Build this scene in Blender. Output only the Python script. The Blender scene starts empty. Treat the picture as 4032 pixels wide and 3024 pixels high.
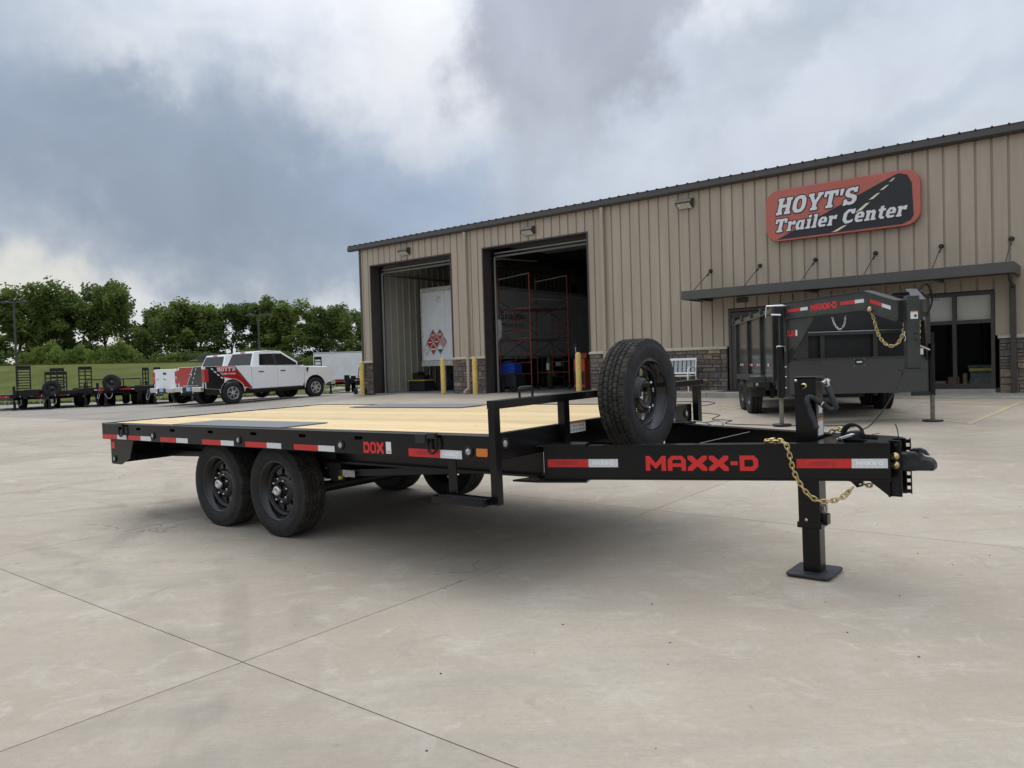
import bpy, bmesh, math, random
from mathutils import Vector, Matrix, noise as mnoise
R = math.radians
random.seed(7)
C = bpy.context.scene
COL = C.collection
PI = math.pi

# ---------------------------------------------------------------- camera
cam_d = bpy.data.cameras.new('camera')
cam = bpy.data.objects.new('camera', cam_d); COL.objects.link(cam)
cam_d.sensor_width = 36.0; cam_d.lens = 36.0 * 3035.0 / 4032.0
cam_d.clip_start = 0.05; cam_d.clip_end = 2000
PITCH, ROLL = .023, .030
_f = Vector((0, math.cos(PITCH), -math.sin(PITCH))); _r = Vector((1, 0, 0)); _dn = _f.cross(_r)
_r2 = _r * math.cos(ROLL) + _dn * math.sin(ROLL); _d2 = _dn * math.cos(ROLL) - _r * math.sin(ROLL)
_m = Matrix((_r2, -_d2, -_f)).transposed().to_4x4()
_m.translation = Vector((0, 0, 1.306)); cam.matrix_world = _m
C.camera = cam

# ---------------------------------------------------------------- world: overcast sky with broken cloud
SUN_EL, SUN_AZ = R(62), R(-30)       # azimuth from +Y towards +X
w = bpy.data.worlds.new('World'); C.world = w; w.use_nodes = True
NT = w.node_tree; NT.nodes.clear()
def nd(t, **k):
    n = NT.nodes.new(t)
    for a, b in k.items(): setattr(n, a, b)
    return n
def lk(a, b): NT.links.new(a, b)
def mth(op, a, b=None, c=None, clamp=False):
    n = nd('ShaderNodeMath', operation=op); n.use_clamp = clamp
    for i, v in enumerate((a, b, c)):
        if v is None: continue
        if isinstance(v, (int, float)): n.inputs[i].default_value = v
        else: lk(v, n.inputs[i])
    return n.outputs[0]
def mixc(f, a, b):
    n = nd('ShaderNodeMix', data_type='RGBA')
    for s, v in ((n.inputs[0], f), (n.inputs[6], a), (n.inputs[7], b)):
        if isinstance(v, (int, float)): s.default_value = v
        elif isinstance(v, tuple): s.default_value = (*v, 1)
        else: lk(v, s)
    return n.outputs[2]
def smooth(v, lo, hi):
    n = nd('ShaderNodeMapRange', interpolation_type='SMOOTHSTEP'); n.clamp = True
    lk(v, n.inputs[0]); n.inputs[1].default_value = lo; n.inputs[2].default_value = hi
    return n.outputs[0]
tc = nd('ShaderNodeTexCoord'); D0 = tc.outputs['Generated']
def noi(vec, sc, det=6, rough=.55, dist=0., out=0):
    n = nd('ShaderNodeTexNoise'); n.inputs['Scale'].default_value = sc; n.inputs['Detail'].default_value = det
    n.inputs['Roughness'].default_value = rough; n.inputs['Distortion'].default_value = dist; lk(vec, n.inputs['Vector']); return n.outputs[out]
sp = nd('ShaderNodeSeparateXYZ'); lk(D0, sp.inputs[0])
az0 = mth('ARCTAN2', sp.outputs[0], sp.outputs[1]); el0 = mth('ARCSINE', sp.outputs[2])
# gentle warping of the cloud outlines
wn = nd('ShaderNodeSeparateColor'); lk(noi(D0, 5.0, 5, .6, out=1), wn.inputs[0])
wn2 = nd('ShaderNodeSeparateColor'); lk(noi(D0, 22.0, 4, .6, out=1), wn2.inputs[0])
az = mth('ADD', az0, mth('ADD', mth('MULTIPLY', mth('SUBTRACT', wn.outputs[0], .5), .34), mth('MULTIPLY', mth('SUBTRACT', wn2.outputs[0], .5), .045)))
el = mth('ADD', el0, mth('ADD', mth('MULTIPLY', mth('SUBTRACT', wn.outputs[1], .5), .22), mth('MULTIPLY', mth('SUBTRACT', wn2.outputs[1], .5), .035)))
def blob(a0, e0, ra, re, rot=0., lo=1.0, hi=0.0):
    a = mth('SUBTRACT', az, R(a0)); e = mth('SUBTRACT', el, R(e0)); c, s = math.cos(R(rot)), math.sin(R(rot))
    p = mth('ADD', mth('MULTIPLY', a, c), mth('MULTIPLY', e, s)); q = mth('SUBTRACT', mth('MULTIPLY', e, c), mth('MULTIPLY', a, s))
    d = mth('SQRT', mth('ADD', mth('POWER', mth('ABSOLUTE', mth('DIVIDE', p, R(ra))), 2), mth('POWER', mth('ABSOLUTE', mth('DIVIDE', q, R(re))), 2)))
    n = nd('ShaderNodeMapRange', interpolation_type='SMOOTHSTEP'); lk(d, n.inputs[0])
    n.inputs[1].default_value = hi; n.inputs[2].default_value = lo; n.inputs[3].default_value = 1; n.inputs[4].default_value = 0
    return n.outputs[0]
big = noi(D0, 2.6, 7, .55, .4); fine = noi(D0, 7.0, 8, .6, .6)
mp = nd('ShaderNodeMapping'); mp.inputs['Rotation'].default_value = (0, R(28), 0); mp.inputs['Scale'].default_value = (1.2, 1.2, 5.0); lk(D0, mp.inputs[0])
streak = noi(mp.outputs[0], 2.4, 6, .5, .3)
WHITE = (.66, .69, .735); PALE = (.53, .58, .66); SLATE = (.26, .315, .40); MAUVE = (.33, .35, .41); CREAM = (.80, .79, .72)
col = mixc(smooth(big, .40, .62), PALE, WHITE)
col = mixc(mth('MULTIPLY', smooth(streak, .42, .66), .6), col, (.47, .52, .60))
col = mixc(mth('MULTIPLY', blob(-8, 11, 20, 8, -10, 1.0, .2), .9), col, (.34, .42, .55))     # blue grey sky above the eave
col = mixc(mth('MULTIPLY', blob(-26, 14.5, 25, 10.5, -14, 1.0, .30), .95), col, SLATE)           # slate bank on the left
col = mixc(mth('MULTIPLY', blob(22, 15, 26, 8, 16, 1.0, .2), .8), col, (.58, .63, .70))      # pale band over the roof
col = mixc(mth('MULTIPLY', blob(27, 13.5, 16, 2.4, 20), .6), col, (.44, .50, .59))
col = mixc(mth('MULTIPLY', blob(-8, 22, 14, 10, -30, 1.0, .1), .92), col, (.76, .775, .80))   # bright cloud, upper middle
col = mixc(mth('MULTIPLY', blob(-34, 26, 14, 6.5, -20, 1.0, .2), .8), col, (.40, .45, .52))
col = mixc(mth('MULTIPLY', blob(-26.5, 21.5, 6, 2.6, 0, 1.0, 0), .75), col, (.62, .65, .69)) # lighter puffs in the slate
col = mixc(mth('MULTIPLY', blob(-21, 23.5, 5, 2.2, 20, 1.0, 0), .6), col, (.62, .66, .70))
col = mixc(mth('MULTIPLY', blob(7, 24.5, 13.5, 8.5, 40, 1.0, .60), .85), col, MAUVE)             # darker lumps, top centre
col = mixc(mth('MULTIPLY', blob(3, 16.5, 9, 5.5, 60, 1.0, .1), .6), col, (.46, .49, .56))
col = mixc(mth('MULTIPLY', blob(22, 22.5, 15, 4.0, 32, 1.0, .2), .8), col, (.42, .47, .54))
col = mixc(mth('MULTIPLY', blob(-36, 5.5, 17, 5.0, -12, 1.0, .45), .95), col, CREAM)         # cream break low on the left
col = mixc(mth('MULTIPLY', blob(-19, 3.5, 17, 4.2, -3, 1.0, .15), .92), col, (.72, .755, .79))
mulv = mth('MULTIPLY', mth('ADD', .80, mth('MULTIPLY', fine, .38)), mth('ADD', .72, mth('MULTIPLY', mth('POWER', mth('MAXIMUM', sp.outputs[2], 0.), 1.5), 1.25)))
vm = nd('ShaderNodeVectorMath', operation='SCALE'); lk(col, vm.inputs[0]); lk(mulv, vm.inputs['Scale'])
bgc = nd('ShaderNodeBackground'); lk(vm.outputs[0], bgc.inputs[0]); bgc.inputs[1].default_value = 1.04
sky = nd('ShaderNodeTexSky', sky_type='NISHITA'); sky.sun_disc = False; sky.sun_elevation = SUN_EL; sky.sun_rotation = SUN_AZ
bgs = nd('ShaderNodeBackground'); lk(sky.outputs[0], bgs.inputs[0]); bgs.inputs[1].default_value = .08
mx = nd('ShaderNodeMixShader'); mx.inputs[0].default_value = .92; lk(bgs.outputs[0], mx.inputs[1]); lk(bgc.outputs[0], mx.inputs[2])
ow = nd('ShaderNodeOutputWorld'); lk(mx.outputs[0], ow.inputs[0])
sun_d = bpy.data.lights.new('sun', 'SUN'); sun_d.energy = .9; sun_d.angle = R(50); sun_d.color = (1, .95, .88)
sun = bpy.data.objects.new('sun', sun_d); COL.objects.link(sun)
_sd = Vector((math.sin(SUN_AZ) * math.cos(SUN_EL), math.cos(SUN_AZ) * math.cos(SUN_EL), math.sin(SUN_EL)))
sun.rotation_euler = _sd.to_track_quat('Z', 'Y').to_euler(); sun.location = (0, 0, 30)
C.view_settings.view_transform = 'Standard'; C.view_settings.look = 'None'
C.view_settings.exposure = 0.30; C.view_settings.gamma = 1.0; C.view_settings.use_curve_mapping = False
C.cycles.max_bounces = 8; C.cycles.diffuse_bounces = 4; C.cycles.transparent_max_bounces = 12

# ---------------------------------------------------------------- materials
MATS = {}
def mat(name, col, rough=.6, metal=0., var=0., vs=8., bump=0., bs=40., spec=.5, coat=0., col2=None, lo=.4, hi=.65, det=5, emit=None, coord='Object', alpha=None, stretch=None):
    if name in MATS: return MATS[name]
    m = bpy.data.materials.new(name); m.use_nodes = True; t = m.node_tree; b = t.nodes['Principled BSDF']
    b.inputs['Base Color'].default_value = (*col, 1); b.inputs['Roughness'].default_value = rough; b.inputs['Metallic'].default_value = metal
    b.inputs['Specular IOR Level'].default_value = spec; b.inputs['Coat Weight'].default_value = coat; b.inputs['Coat Roughness'].default_value = .08
    tcn = t.nodes.new('ShaderNodeTexCoord'); src = tcn.outputs[coord]
    if stretch:
        mpn = t.nodes.new('ShaderNodeMapping'); mpn.inputs['Scale'].default_value = stretch; t.links.new(src, mpn.inputs[0]); src = mpn.outputs[0]
    if var or col2:
        n = t.nodes.new('ShaderNodeTexNoise'); n.inputs['Scale'].default_value = vs; n.inputs['Detail'].default_value = det; n.inputs['Roughness'].default_value = .6
        t.links.new(src, n.inputs['Vector'])
        mr = t.nodes.new('ShaderNodeMapRange'); mr.inputs[1].default_value = lo; mr.inputs[2].default_value = hi; t.links.new(n.outputs[0], mr.inputs[0])
        mi = t.nodes.new('ShaderNodeMix'); mi.data_type = 'RGBA'
        c2 = col2 if col2 else tuple(min(1, c * (1 + var)) for c in col); c1 = col if col2 else tuple(c * (1 - var) for c in col)
        mi.inputs[6].default_value = (*c1, 1); mi.inputs[7].default_value = (*c2, 1)
        t.links.new(mr.outputs[0], mi.inputs[0]); t.links.new(mi.outputs[2], b.inputs['Base Color'])
    if bump:
        n2 = t.nodes.new('ShaderNodeTexNoise'); n2.inputs['Scale'].default_value = bs; n2.inputs['Detail'].default_value = 6; t.links.new(src, n2.inputs['Vector'])
        bp = t.nodes.new('ShaderNodeBump'); bp.inputs['Strength'].default_value = bump; bp.inputs['Distance'].default_value = .01
        t.links.new(n2.outputs[0], bp.inputs['Height']); t.links.new(bp.outputs[0], b.inputs['Normal'])
    if emit: b.inputs['Emission Color'].default_value = (*emit, 1); b.inputs['Emission Strength'].default_value = 1
    MATS[name] = m; return m

mat('black_paint', (.0045, .0045, .005), .24, var=.3, vs=3, bump=.03, bs=90, spec=.32)
mat('black_flat', (.012, .012, .012), .55, var=.3, vs=6)
mat('charcoal_paint', (.034, .036, .033), .30, var=.2, vs=3, spec=.5, bump=.02, bs=60)
mat('charcoal_gloss', (.034, .036, .033), .2, var=.2, vs=3, spec=.6, coat=.2)
mat('rubber', (.016, .0165, .017), .7, var=.35, vs=9, bump=.15, bs=60, spec=.4)
mat('rubber_tread', (.044, .041, .036), .92, var=.35, vs=14, bump=.2, bs=90, spec=.25)
mat('rubber_dark', (.014, .014, .0145), .85, spec=.3)
mat('wheel_black', (.005, .0055, .006), .22, coat=.35, spec=.4, var=.2, vs=6)
mat('zinc', (.62, .63, .64), .3, metal=1., var=.1, vs=30)
mat('chrome', (.78, .79, .8), .12, metal=1.)
mat('gold_zinc', (.62, .49, .24), .38, metal=1., var=.2, vs=40)
mat('tape_red', (.56, .018, .018), .35, var=.12, vs=60)
mat('tape_white', (.66, .68, .68), .35, var=.05, vs=60)
mat('tape_word', (.86, .87, .87), .4)
mat('tape_word_red', (.36, .02, .022), .4)
mat('decal_red', (.66, .018, .018), .42)
mat('lens_clear', (.42, .42, .41), .2, var=.45, vs=110, coat=.5)
mat('lens_amber', (.62, .17, .015), .3, coat=.5, var=.15, vs=120)
mat('lens_red', (.42, .012, .012), .25, coat=.5)
mat('grommet', (.012, .012, .012), .7)
mat('label_white', (.72, .72, .70), .5, var=.06, vs=80)
mat('label_orange', (.65, .22, .05), .5)
mat('label_ink', (.05, .05, .055), .6)
mat('label_blue', (.05, .06, .25), .5)
mat('label_yellow', (.65, .55, .08), .5)
mat('label_grey', (.42, .43, .42), .5, var=.3, vs=70)
mat('plate_grey', (.17, .175, .18), .42, metal=.25, var=.12, vs=20, bump=.25, bs=130)
mat('coupler_black', (.016, .017, .019), .45, metal=.2, var=.4, vs=25, bump=.3, bs=60)
mat('foot_grey', (.034, .037, .041), .5, metal=.2, var=.3, vs=20)
mat('siding', (.40, .335, .258), .45, var=.06, vs=1.6, spec=.35, stretch=(3.3, 3.3, .25))
mat('siding_inside', (.42, .40, .33), .5, var=.06, vs=2)
mat('brown_trim', (.052, .042, .037), .42, var=.1, vs=3)
mat('roof_brown', (.046, .038, .034), .5)
mat('canopy_grey', (.078, .074, .066), .5, var=.06, vs=3)
mat('stone_cap', (.50, .46, .36), .85, var=.12, vs=9, bump=.3, bs=30)
mat('mortar', (.10, .09, .08), .95, var=.2, vs=20)
for i, c in enumerate([(.15, .12, .095), (.20, .165, .13), (.115, .10, .088), (.17, .15, .135), (.26, .20, .135), (.36, .28, .175), (.13, .115, .12)]):
    mat('stone_%d' % i, c, .9, var=.24, vs=14, bump=.5, bs=35)
mat('bollard_yellow', (.62, .45, .13), .5, var=.1, vs=8, bump=.08, bs=30)
mat('rust', (.12, .055, .03), .8)
mat('strip_grey', (.16, .165, .16), .5, var=.1, vs=8)
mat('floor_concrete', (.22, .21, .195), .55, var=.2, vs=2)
mat('dark_steel', (.03, .03, .032), .55)
mat('ceiling_insul', (.16, .16, .155), .7, var=.1, vs=3)
mat('semi_white', (.72, .74, .76), .4, var=.05, vs=2)
mat('semi_frame', (.50, .50, .46), .5, var=.25, vs=12)
mat('placard_red', (.45, .03, .03), .5, var=.15, vs=30)
mat('placard_metal', (.38, .35, .30), .45, metal=.4, var=.3, vs=30)
mat('scaffold_red', (.25, .042, .028), .5, var=.25, vs=12)
mat('scaffold_galv', (.36, .36, .34), .45, metal=.5)
mat('scaffold_plank', (.09, .08, .07), .8)
mat('rag', (.62, .62, .6), .9, var=.12, vs=10)
mat('blue_plastic', (.006, .035, .24), .45, var=.25, vs=8)
mat('deep_blue', (.01, .025, .09), .45)
mat('bin_yellow', (.5, .42, .05), .5)
mat('orange_dark', (.42, .06, .02), .6)
mat('cord_black', (.02, .018, .015), .7)
mat('cord_green', (.10, .09, .04), .7)
mat('lamp_glass', (.62, .60, .52), .25, var=.3, vs=25)
mat('bench_white', (.80, .80, .79), .4)
mat('bench_slat', (.33, .36, .39), .5)
mat('mat_black', (.02, .02, .02), .9)
mat('truck_white', (.87, .88, .90), .3, coat=.4, var=.01, vs=2)
mat('truck_black', (.008, .008, .009), .3, coat=.5)
mat('truck_red', (.42, .012, .014), .28, coat=.5)
mat('plastic_black', (.018, .018, .018), .6)
mat('auto_glass', (.008, .010, .011), .06, spec=.5)
mat('rear_glass', (.012, .014, .015), .08, spec=.38)
mat('alloy', (.60, .61, .63), .28, metal=.85)
mat('tail_red', (.45, .012, .02), .2, coat=.8)
mat('plate_blue', (.30, .48, .68), .5)
mat('oval_blue', (.03, .07, .25), .3)
mat('car_navy', (.02, .026, .045), .25, coat=.8)
mat('pole_bronze', (.045, .05, .05), .5)
mat('sign_red', (.47, .125, .095), .5, var=.07, vs=1.2)
mat('sign_black', (.014, .016, .02), .5, var=.15, vs=3)
mat('sign_white', (.70, .72, .71), .5)
mat('sign_outline', (.035, .015, .035), .5)
mat('sign_yellow', (.72, .70, .48), .5)
mat('line_yellow', (.56, .42, .18), .75, col2=(.42, .375, .30), vs=5, lo=.42, hi=.56)
mat('panel_tan', (.80, .74, .64), .8, var=.03, vs=4)
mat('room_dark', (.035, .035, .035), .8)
mat('cardboard', (.34, .23, .12), .85, var=.1, vs=9)
mat('shop_yellow', (.50, .46, .14), .6)
mat('shop_green', (.08, .13, .11), .6, var=.4, vs=8)
mat('tube_dusty', (.15, .135, .10), .6, var=.2, vs=9)
mat('crate_black', (.02, .02, .022), .6)
mat('cylinder_green', (.05, .08, .03), .5)
mat('bark', (.085, .07, .055), .95, var=.3, vs=3)
mat('joint_dark', (.04, .037, .032), .95)
mat('leaf_debris', (.05, .035, .025), .9)
mat('foam_black', (.016, .019, .024), .6, var=.5, vs=18, bump=.3, bs=50)
mat('cable_steel', (.25, .27, .28), .35, metal=.6)

def glass_mat():
    m = bpy.data.materials.new('window_glass'); m.use_nodes = True; t = m.node_tree; t.nodes.clear()
    o = t.nodes.new('ShaderNodeOutputMaterial'); mxs = t.nodes.new('ShaderNodeMixShader'); tr = t.nodes.new('ShaderNodeBsdfTransparent'); gl = t.nodes.new('ShaderNodeBsdfGlossy')
    gl.inputs['Roughness'].default_value = .02; tr.inputs[0].default_value = (.80, .82, .82, 1)
    fr = t.nodes.new('ShaderNodeFresnel'); fr.inputs[0].default_value = 1.45
    t.links.new(fr.outputs[0], mxs.inputs[0]); t.links.new(tr.outputs[0], mxs.inputs[1]); t.links.new(gl.outputs[0], mxs.inputs[2]); t.links.new(mxs.outputs[0], o.inputs[0])
    MATS['window_glass'] = m
glass_mat()

def concrete_mat():
    m = bpy.data.materials.new('concrete'); m.use_nodes = True; t = m.node_tree; b = t.nodes['Principled BSDF']; N, L = t.nodes.new, t.links.new
    tcn = N('ShaderNodeTexCoord'); src = tcn.outputs['Object']
    def nz(s, d=6, r=.6, v=src, dist=0.):
        n = N('ShaderNodeTexNoise'); n.inputs['Scale'].default_value = s; n.inputs['Detail'].default_value = d; n.inputs['Roughness'].default_value = r; n.inputs['Distortion'].default_value = dist
        L(v, n.inputs['Vector']); return n.outputs[0]
    def rg(v, a, z, o1=0, o2=1):
        n = N('ShaderNodeMapRange'); n.interpolation_type = 'SMOOTHSTEP'; n.inputs[1].default_value = a; n.inputs[2].default_value = z; n.inputs[3].default_value = o1; n.inputs[4].default_value = o2; L(v, n.inputs[0]); return n.outputs[0]
    def mc(f, a, c):
        n = N('ShaderNodeMix'); n.data_type = 'RGBA'; L(f, n.inputs[0])
        for s, v in ((n.inputs[6], a), (n.inputs[7], c)):
            if isinstance(v, tuple): s.default_value = (*v, 1)
            else: L(v, s)
        return n.outputs[2]
    c = mc(rg(nz(.45, 5), .35, .68), (.405, .345, .275), (.490, .428, .345))
    c = mc(rg(nz(1.9, 7, .65, dist=.6), .50, .74, 0, .65), c, (.56, .52, .45))          # pale laitance patches
    c = mc(rg(nz(3.6, 7, .7, dist=1.2), .54, .68, 0, .55), c, (.56, .515, .44))
    c = mc(rg(nz(2.7, 7, .7, dist=.8), .57, .70, 0, .50), c, (.31, .265, .21))
    c = mc(rg(nz(1.1, 6, .6, dist=.3), .56, .74, 0, .5), c, (.40, .335, .27))      # warm patches
    mpn = N('ShaderNodeMapping'); mpn.inputs['Rotation'].default_value = (0, 0, R(38.7)); mpn.inputs['Scale'].default_value = (.5, 2.6, 1); L(src, mpn.inputs[0])
    c = mc(rg(nz(1.2, 6, .6, mpn.outputs[0], .4), .48, .70, 0, .38), c, (.31, .29, .25))  # brush / wheel streaks
    c = mc(rg(nz(26, 5, .75), .30, .75, .0, .34), c, (.29, .26, .22))
    c = mc(rg(nz(150, 3, .7), .52, .72, .0, .30), c, (.24, .21, .18))
    c = mc(rg(nz(95, 3, .7), .58, .74, .0, .35), c, (.60, .57, .50))
    c = mc(rg(nz(6.5, 3, .5), .70, .75, 0, .55), c, (.26, .225, .18))                 # small stains
    mpb = N('ShaderNodeMapping'); mpb.inputs['Rotation'].default_value = (0, 0, R(38.7)); mpb.inputs['Scale'].default_value = (3, 160, 1); L(src, mpb.inputs[0])
    c = mc(rg(nz(1.0, 3, .6, mpb.outputs[0]), .35, .70, 0, .22), c, (.28, .25, .21))  # broom finish
    vo = N('ShaderNodeTexVoronoi'); vo.feature = 'DISTANCE_TO_EDGE'; vo.inputs['Scale'].default_value = .33; wv = N('ShaderNodeVectorMath'); wv.operation = 'ADD'; L(src, wv.inputs[0])
    nn = N('ShaderNodeTexNoise'); nn.inputs['Scale'].default_value = 1.6; nn.inputs['Detail'].default_value = 8; L(src, nn.inputs['Vector']); L(nn.outputs[1], wv.inputs[1]); L(wv.outputs[0], vo.inputs['Vector'])
    ck = N('ShaderNodeMath'); ck.operation = 'MULTIPLY'; L(rg(vo.outputs['Distance'], .0012, .0035, .55, 0), ck.inputs[0]); L(rg(nz(.35, 3), .55, .60), ck.inputs[1]); c = mc(ck.outputs[0], c, (.14, .12, .10))  # hairline cracks
    sx = N('ShaderNodeSeparateXYZ'); L(src, sx.inputs[0])
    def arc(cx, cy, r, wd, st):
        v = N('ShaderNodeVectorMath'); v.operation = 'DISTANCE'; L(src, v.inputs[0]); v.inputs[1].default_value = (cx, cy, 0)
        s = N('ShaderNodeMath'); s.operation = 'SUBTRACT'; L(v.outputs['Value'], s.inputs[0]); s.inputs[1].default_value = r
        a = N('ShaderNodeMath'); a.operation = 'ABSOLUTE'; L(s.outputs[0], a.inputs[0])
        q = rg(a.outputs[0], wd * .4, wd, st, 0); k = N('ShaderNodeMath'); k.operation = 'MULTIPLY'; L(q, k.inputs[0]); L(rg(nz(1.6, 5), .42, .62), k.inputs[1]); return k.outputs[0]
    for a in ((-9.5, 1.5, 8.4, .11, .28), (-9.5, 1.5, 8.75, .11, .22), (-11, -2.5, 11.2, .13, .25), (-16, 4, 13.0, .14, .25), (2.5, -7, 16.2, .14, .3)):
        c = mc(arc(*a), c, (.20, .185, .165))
    oi = N('ShaderNodeObjectInfo'); hs = N('ShaderNodeHueSaturation'); L(c, hs.inputs['Color']); L(rg(oi.outputs['Random'], 0, 1, .93, 1.06), hs.inputs['Value'])
    L(hs.outputs[0], b.inputs['Base Color']); b.inputs['Roughness'].default_value = .82; b.inputs['Specular IOR Level'].default_value = .2
    L(rg(nz(2.2, 5), .3, .7, .76, .92), b.inputs['Roughness'])
    bp = N('ShaderNodeBump'); bp.inputs['Strength'].default_value = .22; bp.inputs['Distance'].default_value = .004; L(nz(70, 5, .7), bp.inputs['Height']); L(bp.outputs[0], b.inputs['Normal'])
    MATS['concrete'] = m
concrete_mat()
mat('asphalt', (.235, .212, .182), .9, col2=(.33, .30, .255), vs=.5, lo=.35, hi=.68, bump=.5, bs=22, det=9)
mat('grass', (.070, .088, .020), .95, col2=(.118, .128, .036), vs=.55, lo=.35, hi=.68, bump=.8, bs=9, det=9, spec=.1)
mat('kerb_concrete', (.34, .32, .275), .85, var=.14, vs=2.2, bump=.2, bs=30)

def siding_vary():
    t = MATS['siding'].node_tree; N, L = t.nodes.new, t.links.new; b = t.nodes['Principled BSDF']; s = b.inputs['Base Color'].links[0].from_socket
    oi = N('ShaderNodeObjectInfo'); r = N('ShaderNodeMapRange'); r.inputs[3].default_value = .955; r.inputs[4].default_value = 1.035; L(oi.outputs['Random'], r.inputs[0])
    hs = N('ShaderNodeHueSaturation'); L(s, hs.inputs['Color']); L(r.outputs[0], hs.inputs['Value']); L(hs.outputs[0], b.inputs['Base Color'])
    tcn = N('ShaderNodeTexCoord'); n = N('ShaderNodeTexNoise'); n.inputs['Scale'].default_value = 2.2; n.inputs['Detail'].default_value = 2; L(tcn.outputs['Object'], n.inputs['Vector'])
    bp = N('ShaderNodeBump'); bp.inputs['Strength'].default_value = .35; bp.inputs['Distance'].default_value = .02; L(n.outputs[0], bp.inputs['Height']); L(bp.outputs[0], b.inputs['Normal'])
siding_vary()
def wood_mat():
    m = bpy.data.materials.new('pine'); m.use_nodes = True; t = m.node_tree; b = t.nodes['Principled BSDF']; N, L = t.nodes.new, t.links.new
    tcn = N('ShaderNodeTexCoord'); oi = N('ShaderNodeObjectInfo'); mpn = N('ShaderNodeMapping'); mpn.inputs['Scale'].default_value = (.7, 9, 9); L(tcn.outputs['Object'], mpn.inputs[0])
    cb = N('ShaderNodeCombineXYZ'); mu = N('ShaderNodeMath'); mu.operation = 'MULTIPLY'; mu.inputs[1].default_value = 37; L(oi.outputs['Random'], mu.inputs[0]); L(mu.outputs[0], cb.inputs[0]); L(cb.outputs[0], mpn.inputs['Location'])
    n = N('ShaderNodeTexNoise'); n.inputs['Scale'].default_value = 4; n.inputs['Detail'].default_value = 6; L(mpn.outputs[0], n.inputs['Vector'])
    r = N('ShaderNodeMapRange'); r.inputs[1].default_value = .35; r.inputs[2].default_value = .7; L(n.outputs[0], r.inputs[0])
    mi = N('ShaderNodeMix'); mi.data_type = 'RGBA'; mi.inputs[6].default_value = (.78, .60, .32, 1); mi.inputs[7].default_value = (.64, .45, .215, 1); L(r.outputs[0], mi.inputs[0])
    # knots
    mp2 = N('ShaderNodeMapping'); mp2.inputs['Scale'].default_value = (1.2, 4, 1); L(tcn.outputs['Object'], mp2.inputs[0]); L(cb.outputs[0], mp2.inputs['Location'])
    vo = N('ShaderNodeTexVoronoi'); vo.inputs['Scale'].default_value = 2.4; L(mp2.outputs[0], vo.inputs['Vector'])
    r2 = N('ShaderNodeMapRange'); r2.inputs[1].default_value = .04; r2.inputs[2].default_value = .075; r2.inputs[3].default_value = .85; r2.inputs[4].default_value = 0; L(vo.outputs['Distance'], r2.inputs[0])
    m2 = N('ShaderNodeMix'); m2.data_type = 'RGBA'; L(r2.outputs[0], m2.inputs[0]); L(mi.outputs[2], m2.inputs[6]); m2.inputs[7].default_value = (.22, .12, .055, 1)
    hs = N('ShaderNodeHueSaturation'); L(m2.outputs[2], hs.inputs['Color']); r3 = N('ShaderNodeMapRange'); r3.inputs[3].default_value = .82; r3.inputs[4].default_value = 1.07; L(oi.outputs['Random'], r3.inputs[0]); L(r3.outputs[0], hs.inputs['Value'])
    L(hs.outputs[0], b.inputs['Base Color']); b.inputs['Roughness'].default_value = .62
    MATS['pine'] = m
wood_mat()

def diamond_mat(name, col):
    m = bpy.data.materials.new(name); m.use_nodes = True; t = m.node_tree; b = t.nodes['Principled BSDF']; N, L = t.nodes.new, t.links.new
    b.inputs['Base Color'].default_value = (*col, 1); b.inputs['Roughness'].default_value = .38; b.inputs['Metallic'].default_value = .1; b.inputs['Coat Weight'].default_value = .2
    tcn = N('ShaderNodeTexCoord'); hs = []
    for rot in (45, -45):
        mpn = N('ShaderNodeMapping'); mpn.inputs['Rotation'].default_value = (0, R(rot), 0); mpn.inputs['Scale'].default_value = (34, 34, 13); L(tcn.outputs['Object'], mpn.inputs[0])
        vo = N('ShaderNodeTexVoronoi'); vo.inputs['Scale'].default_value = 1; vo.inputs['Randomness'].default_value = 0; L(mpn.outputs[0], vo.inputs['Vector'])
        r = N('ShaderNodeMapRange'); r.inputs[1].default_value = .2; r.inputs[2].default_value = .45; r.inputs[3].default_value = 1; r.inputs[4].default_value = 0; L(vo.outputs['Distance'], r.inputs[0]); hs.append(r.outputs[0])
    mxn = N('ShaderNodeMath'); mxn.operation = 'MAXIMUM'; L(hs[0], mxn.inputs[0]); L(hs[1], mxn.inputs[1])
    bp = N('ShaderNodeBump'); bp.inputs['Strength'].default_value = .6; bp.inputs['Distance'].default_value = .004; L(mxn.outputs[0], bp.inputs['Height']); L(bp.outputs[0], b.inputs['Normal'])
    MATS[name] = m
diamond_mat('diamond_charcoal', (.045, .046, .043))

def leaf_mat(name, c1, c2):
    m = bpy.data.materials.new(name); m.use_nodes = True; t = m.node_tree; b = t.nodes['Principled BSDF']; N, L = t.nodes.new, t.links.new
    tcn = N('ShaderNodeTexCoord'); n = N('ShaderNodeTexNoise'); n.inputs['Scale'].default_value = .9; n.inputs['Detail'].default_value = 4; L(tcn.outputs['Object'], n.inputs['Vector'])
    r = N('ShaderNodeMapRange'); r.inputs[1].default_value = .36; r.inputs[2].default_value = .66; L(n.outputs[0], r.inputs[0])
    mi = N('ShaderNodeMix'); mi.data_type = 'RGBA'; mi.inputs[6].default_value = (*c1, 1); mi.inputs[7].default_value = (*c2, 1); L(r.outputs[0], mi.inputs[0])
    L(mi.outputs[2], b.inputs['Base Color']); b.inputs['Roughness'].default_value = .75; b.inputs['Specular IOR Level'].default_value = .2
    tl = N('ShaderNodeBsdfTranslucent'); L(mi.outputs[2], tl.inputs[0]); ms = N('ShaderNodeMixShader'); ms.inputs[0].default_value = .38
    L(b.outputs[0], ms.inputs[1]); L(tl.outputs[0], ms.inputs[2]); L(ms.outputs[0], t.nodes['Material Output'].inputs[0])
    MATS[name] = m
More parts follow.
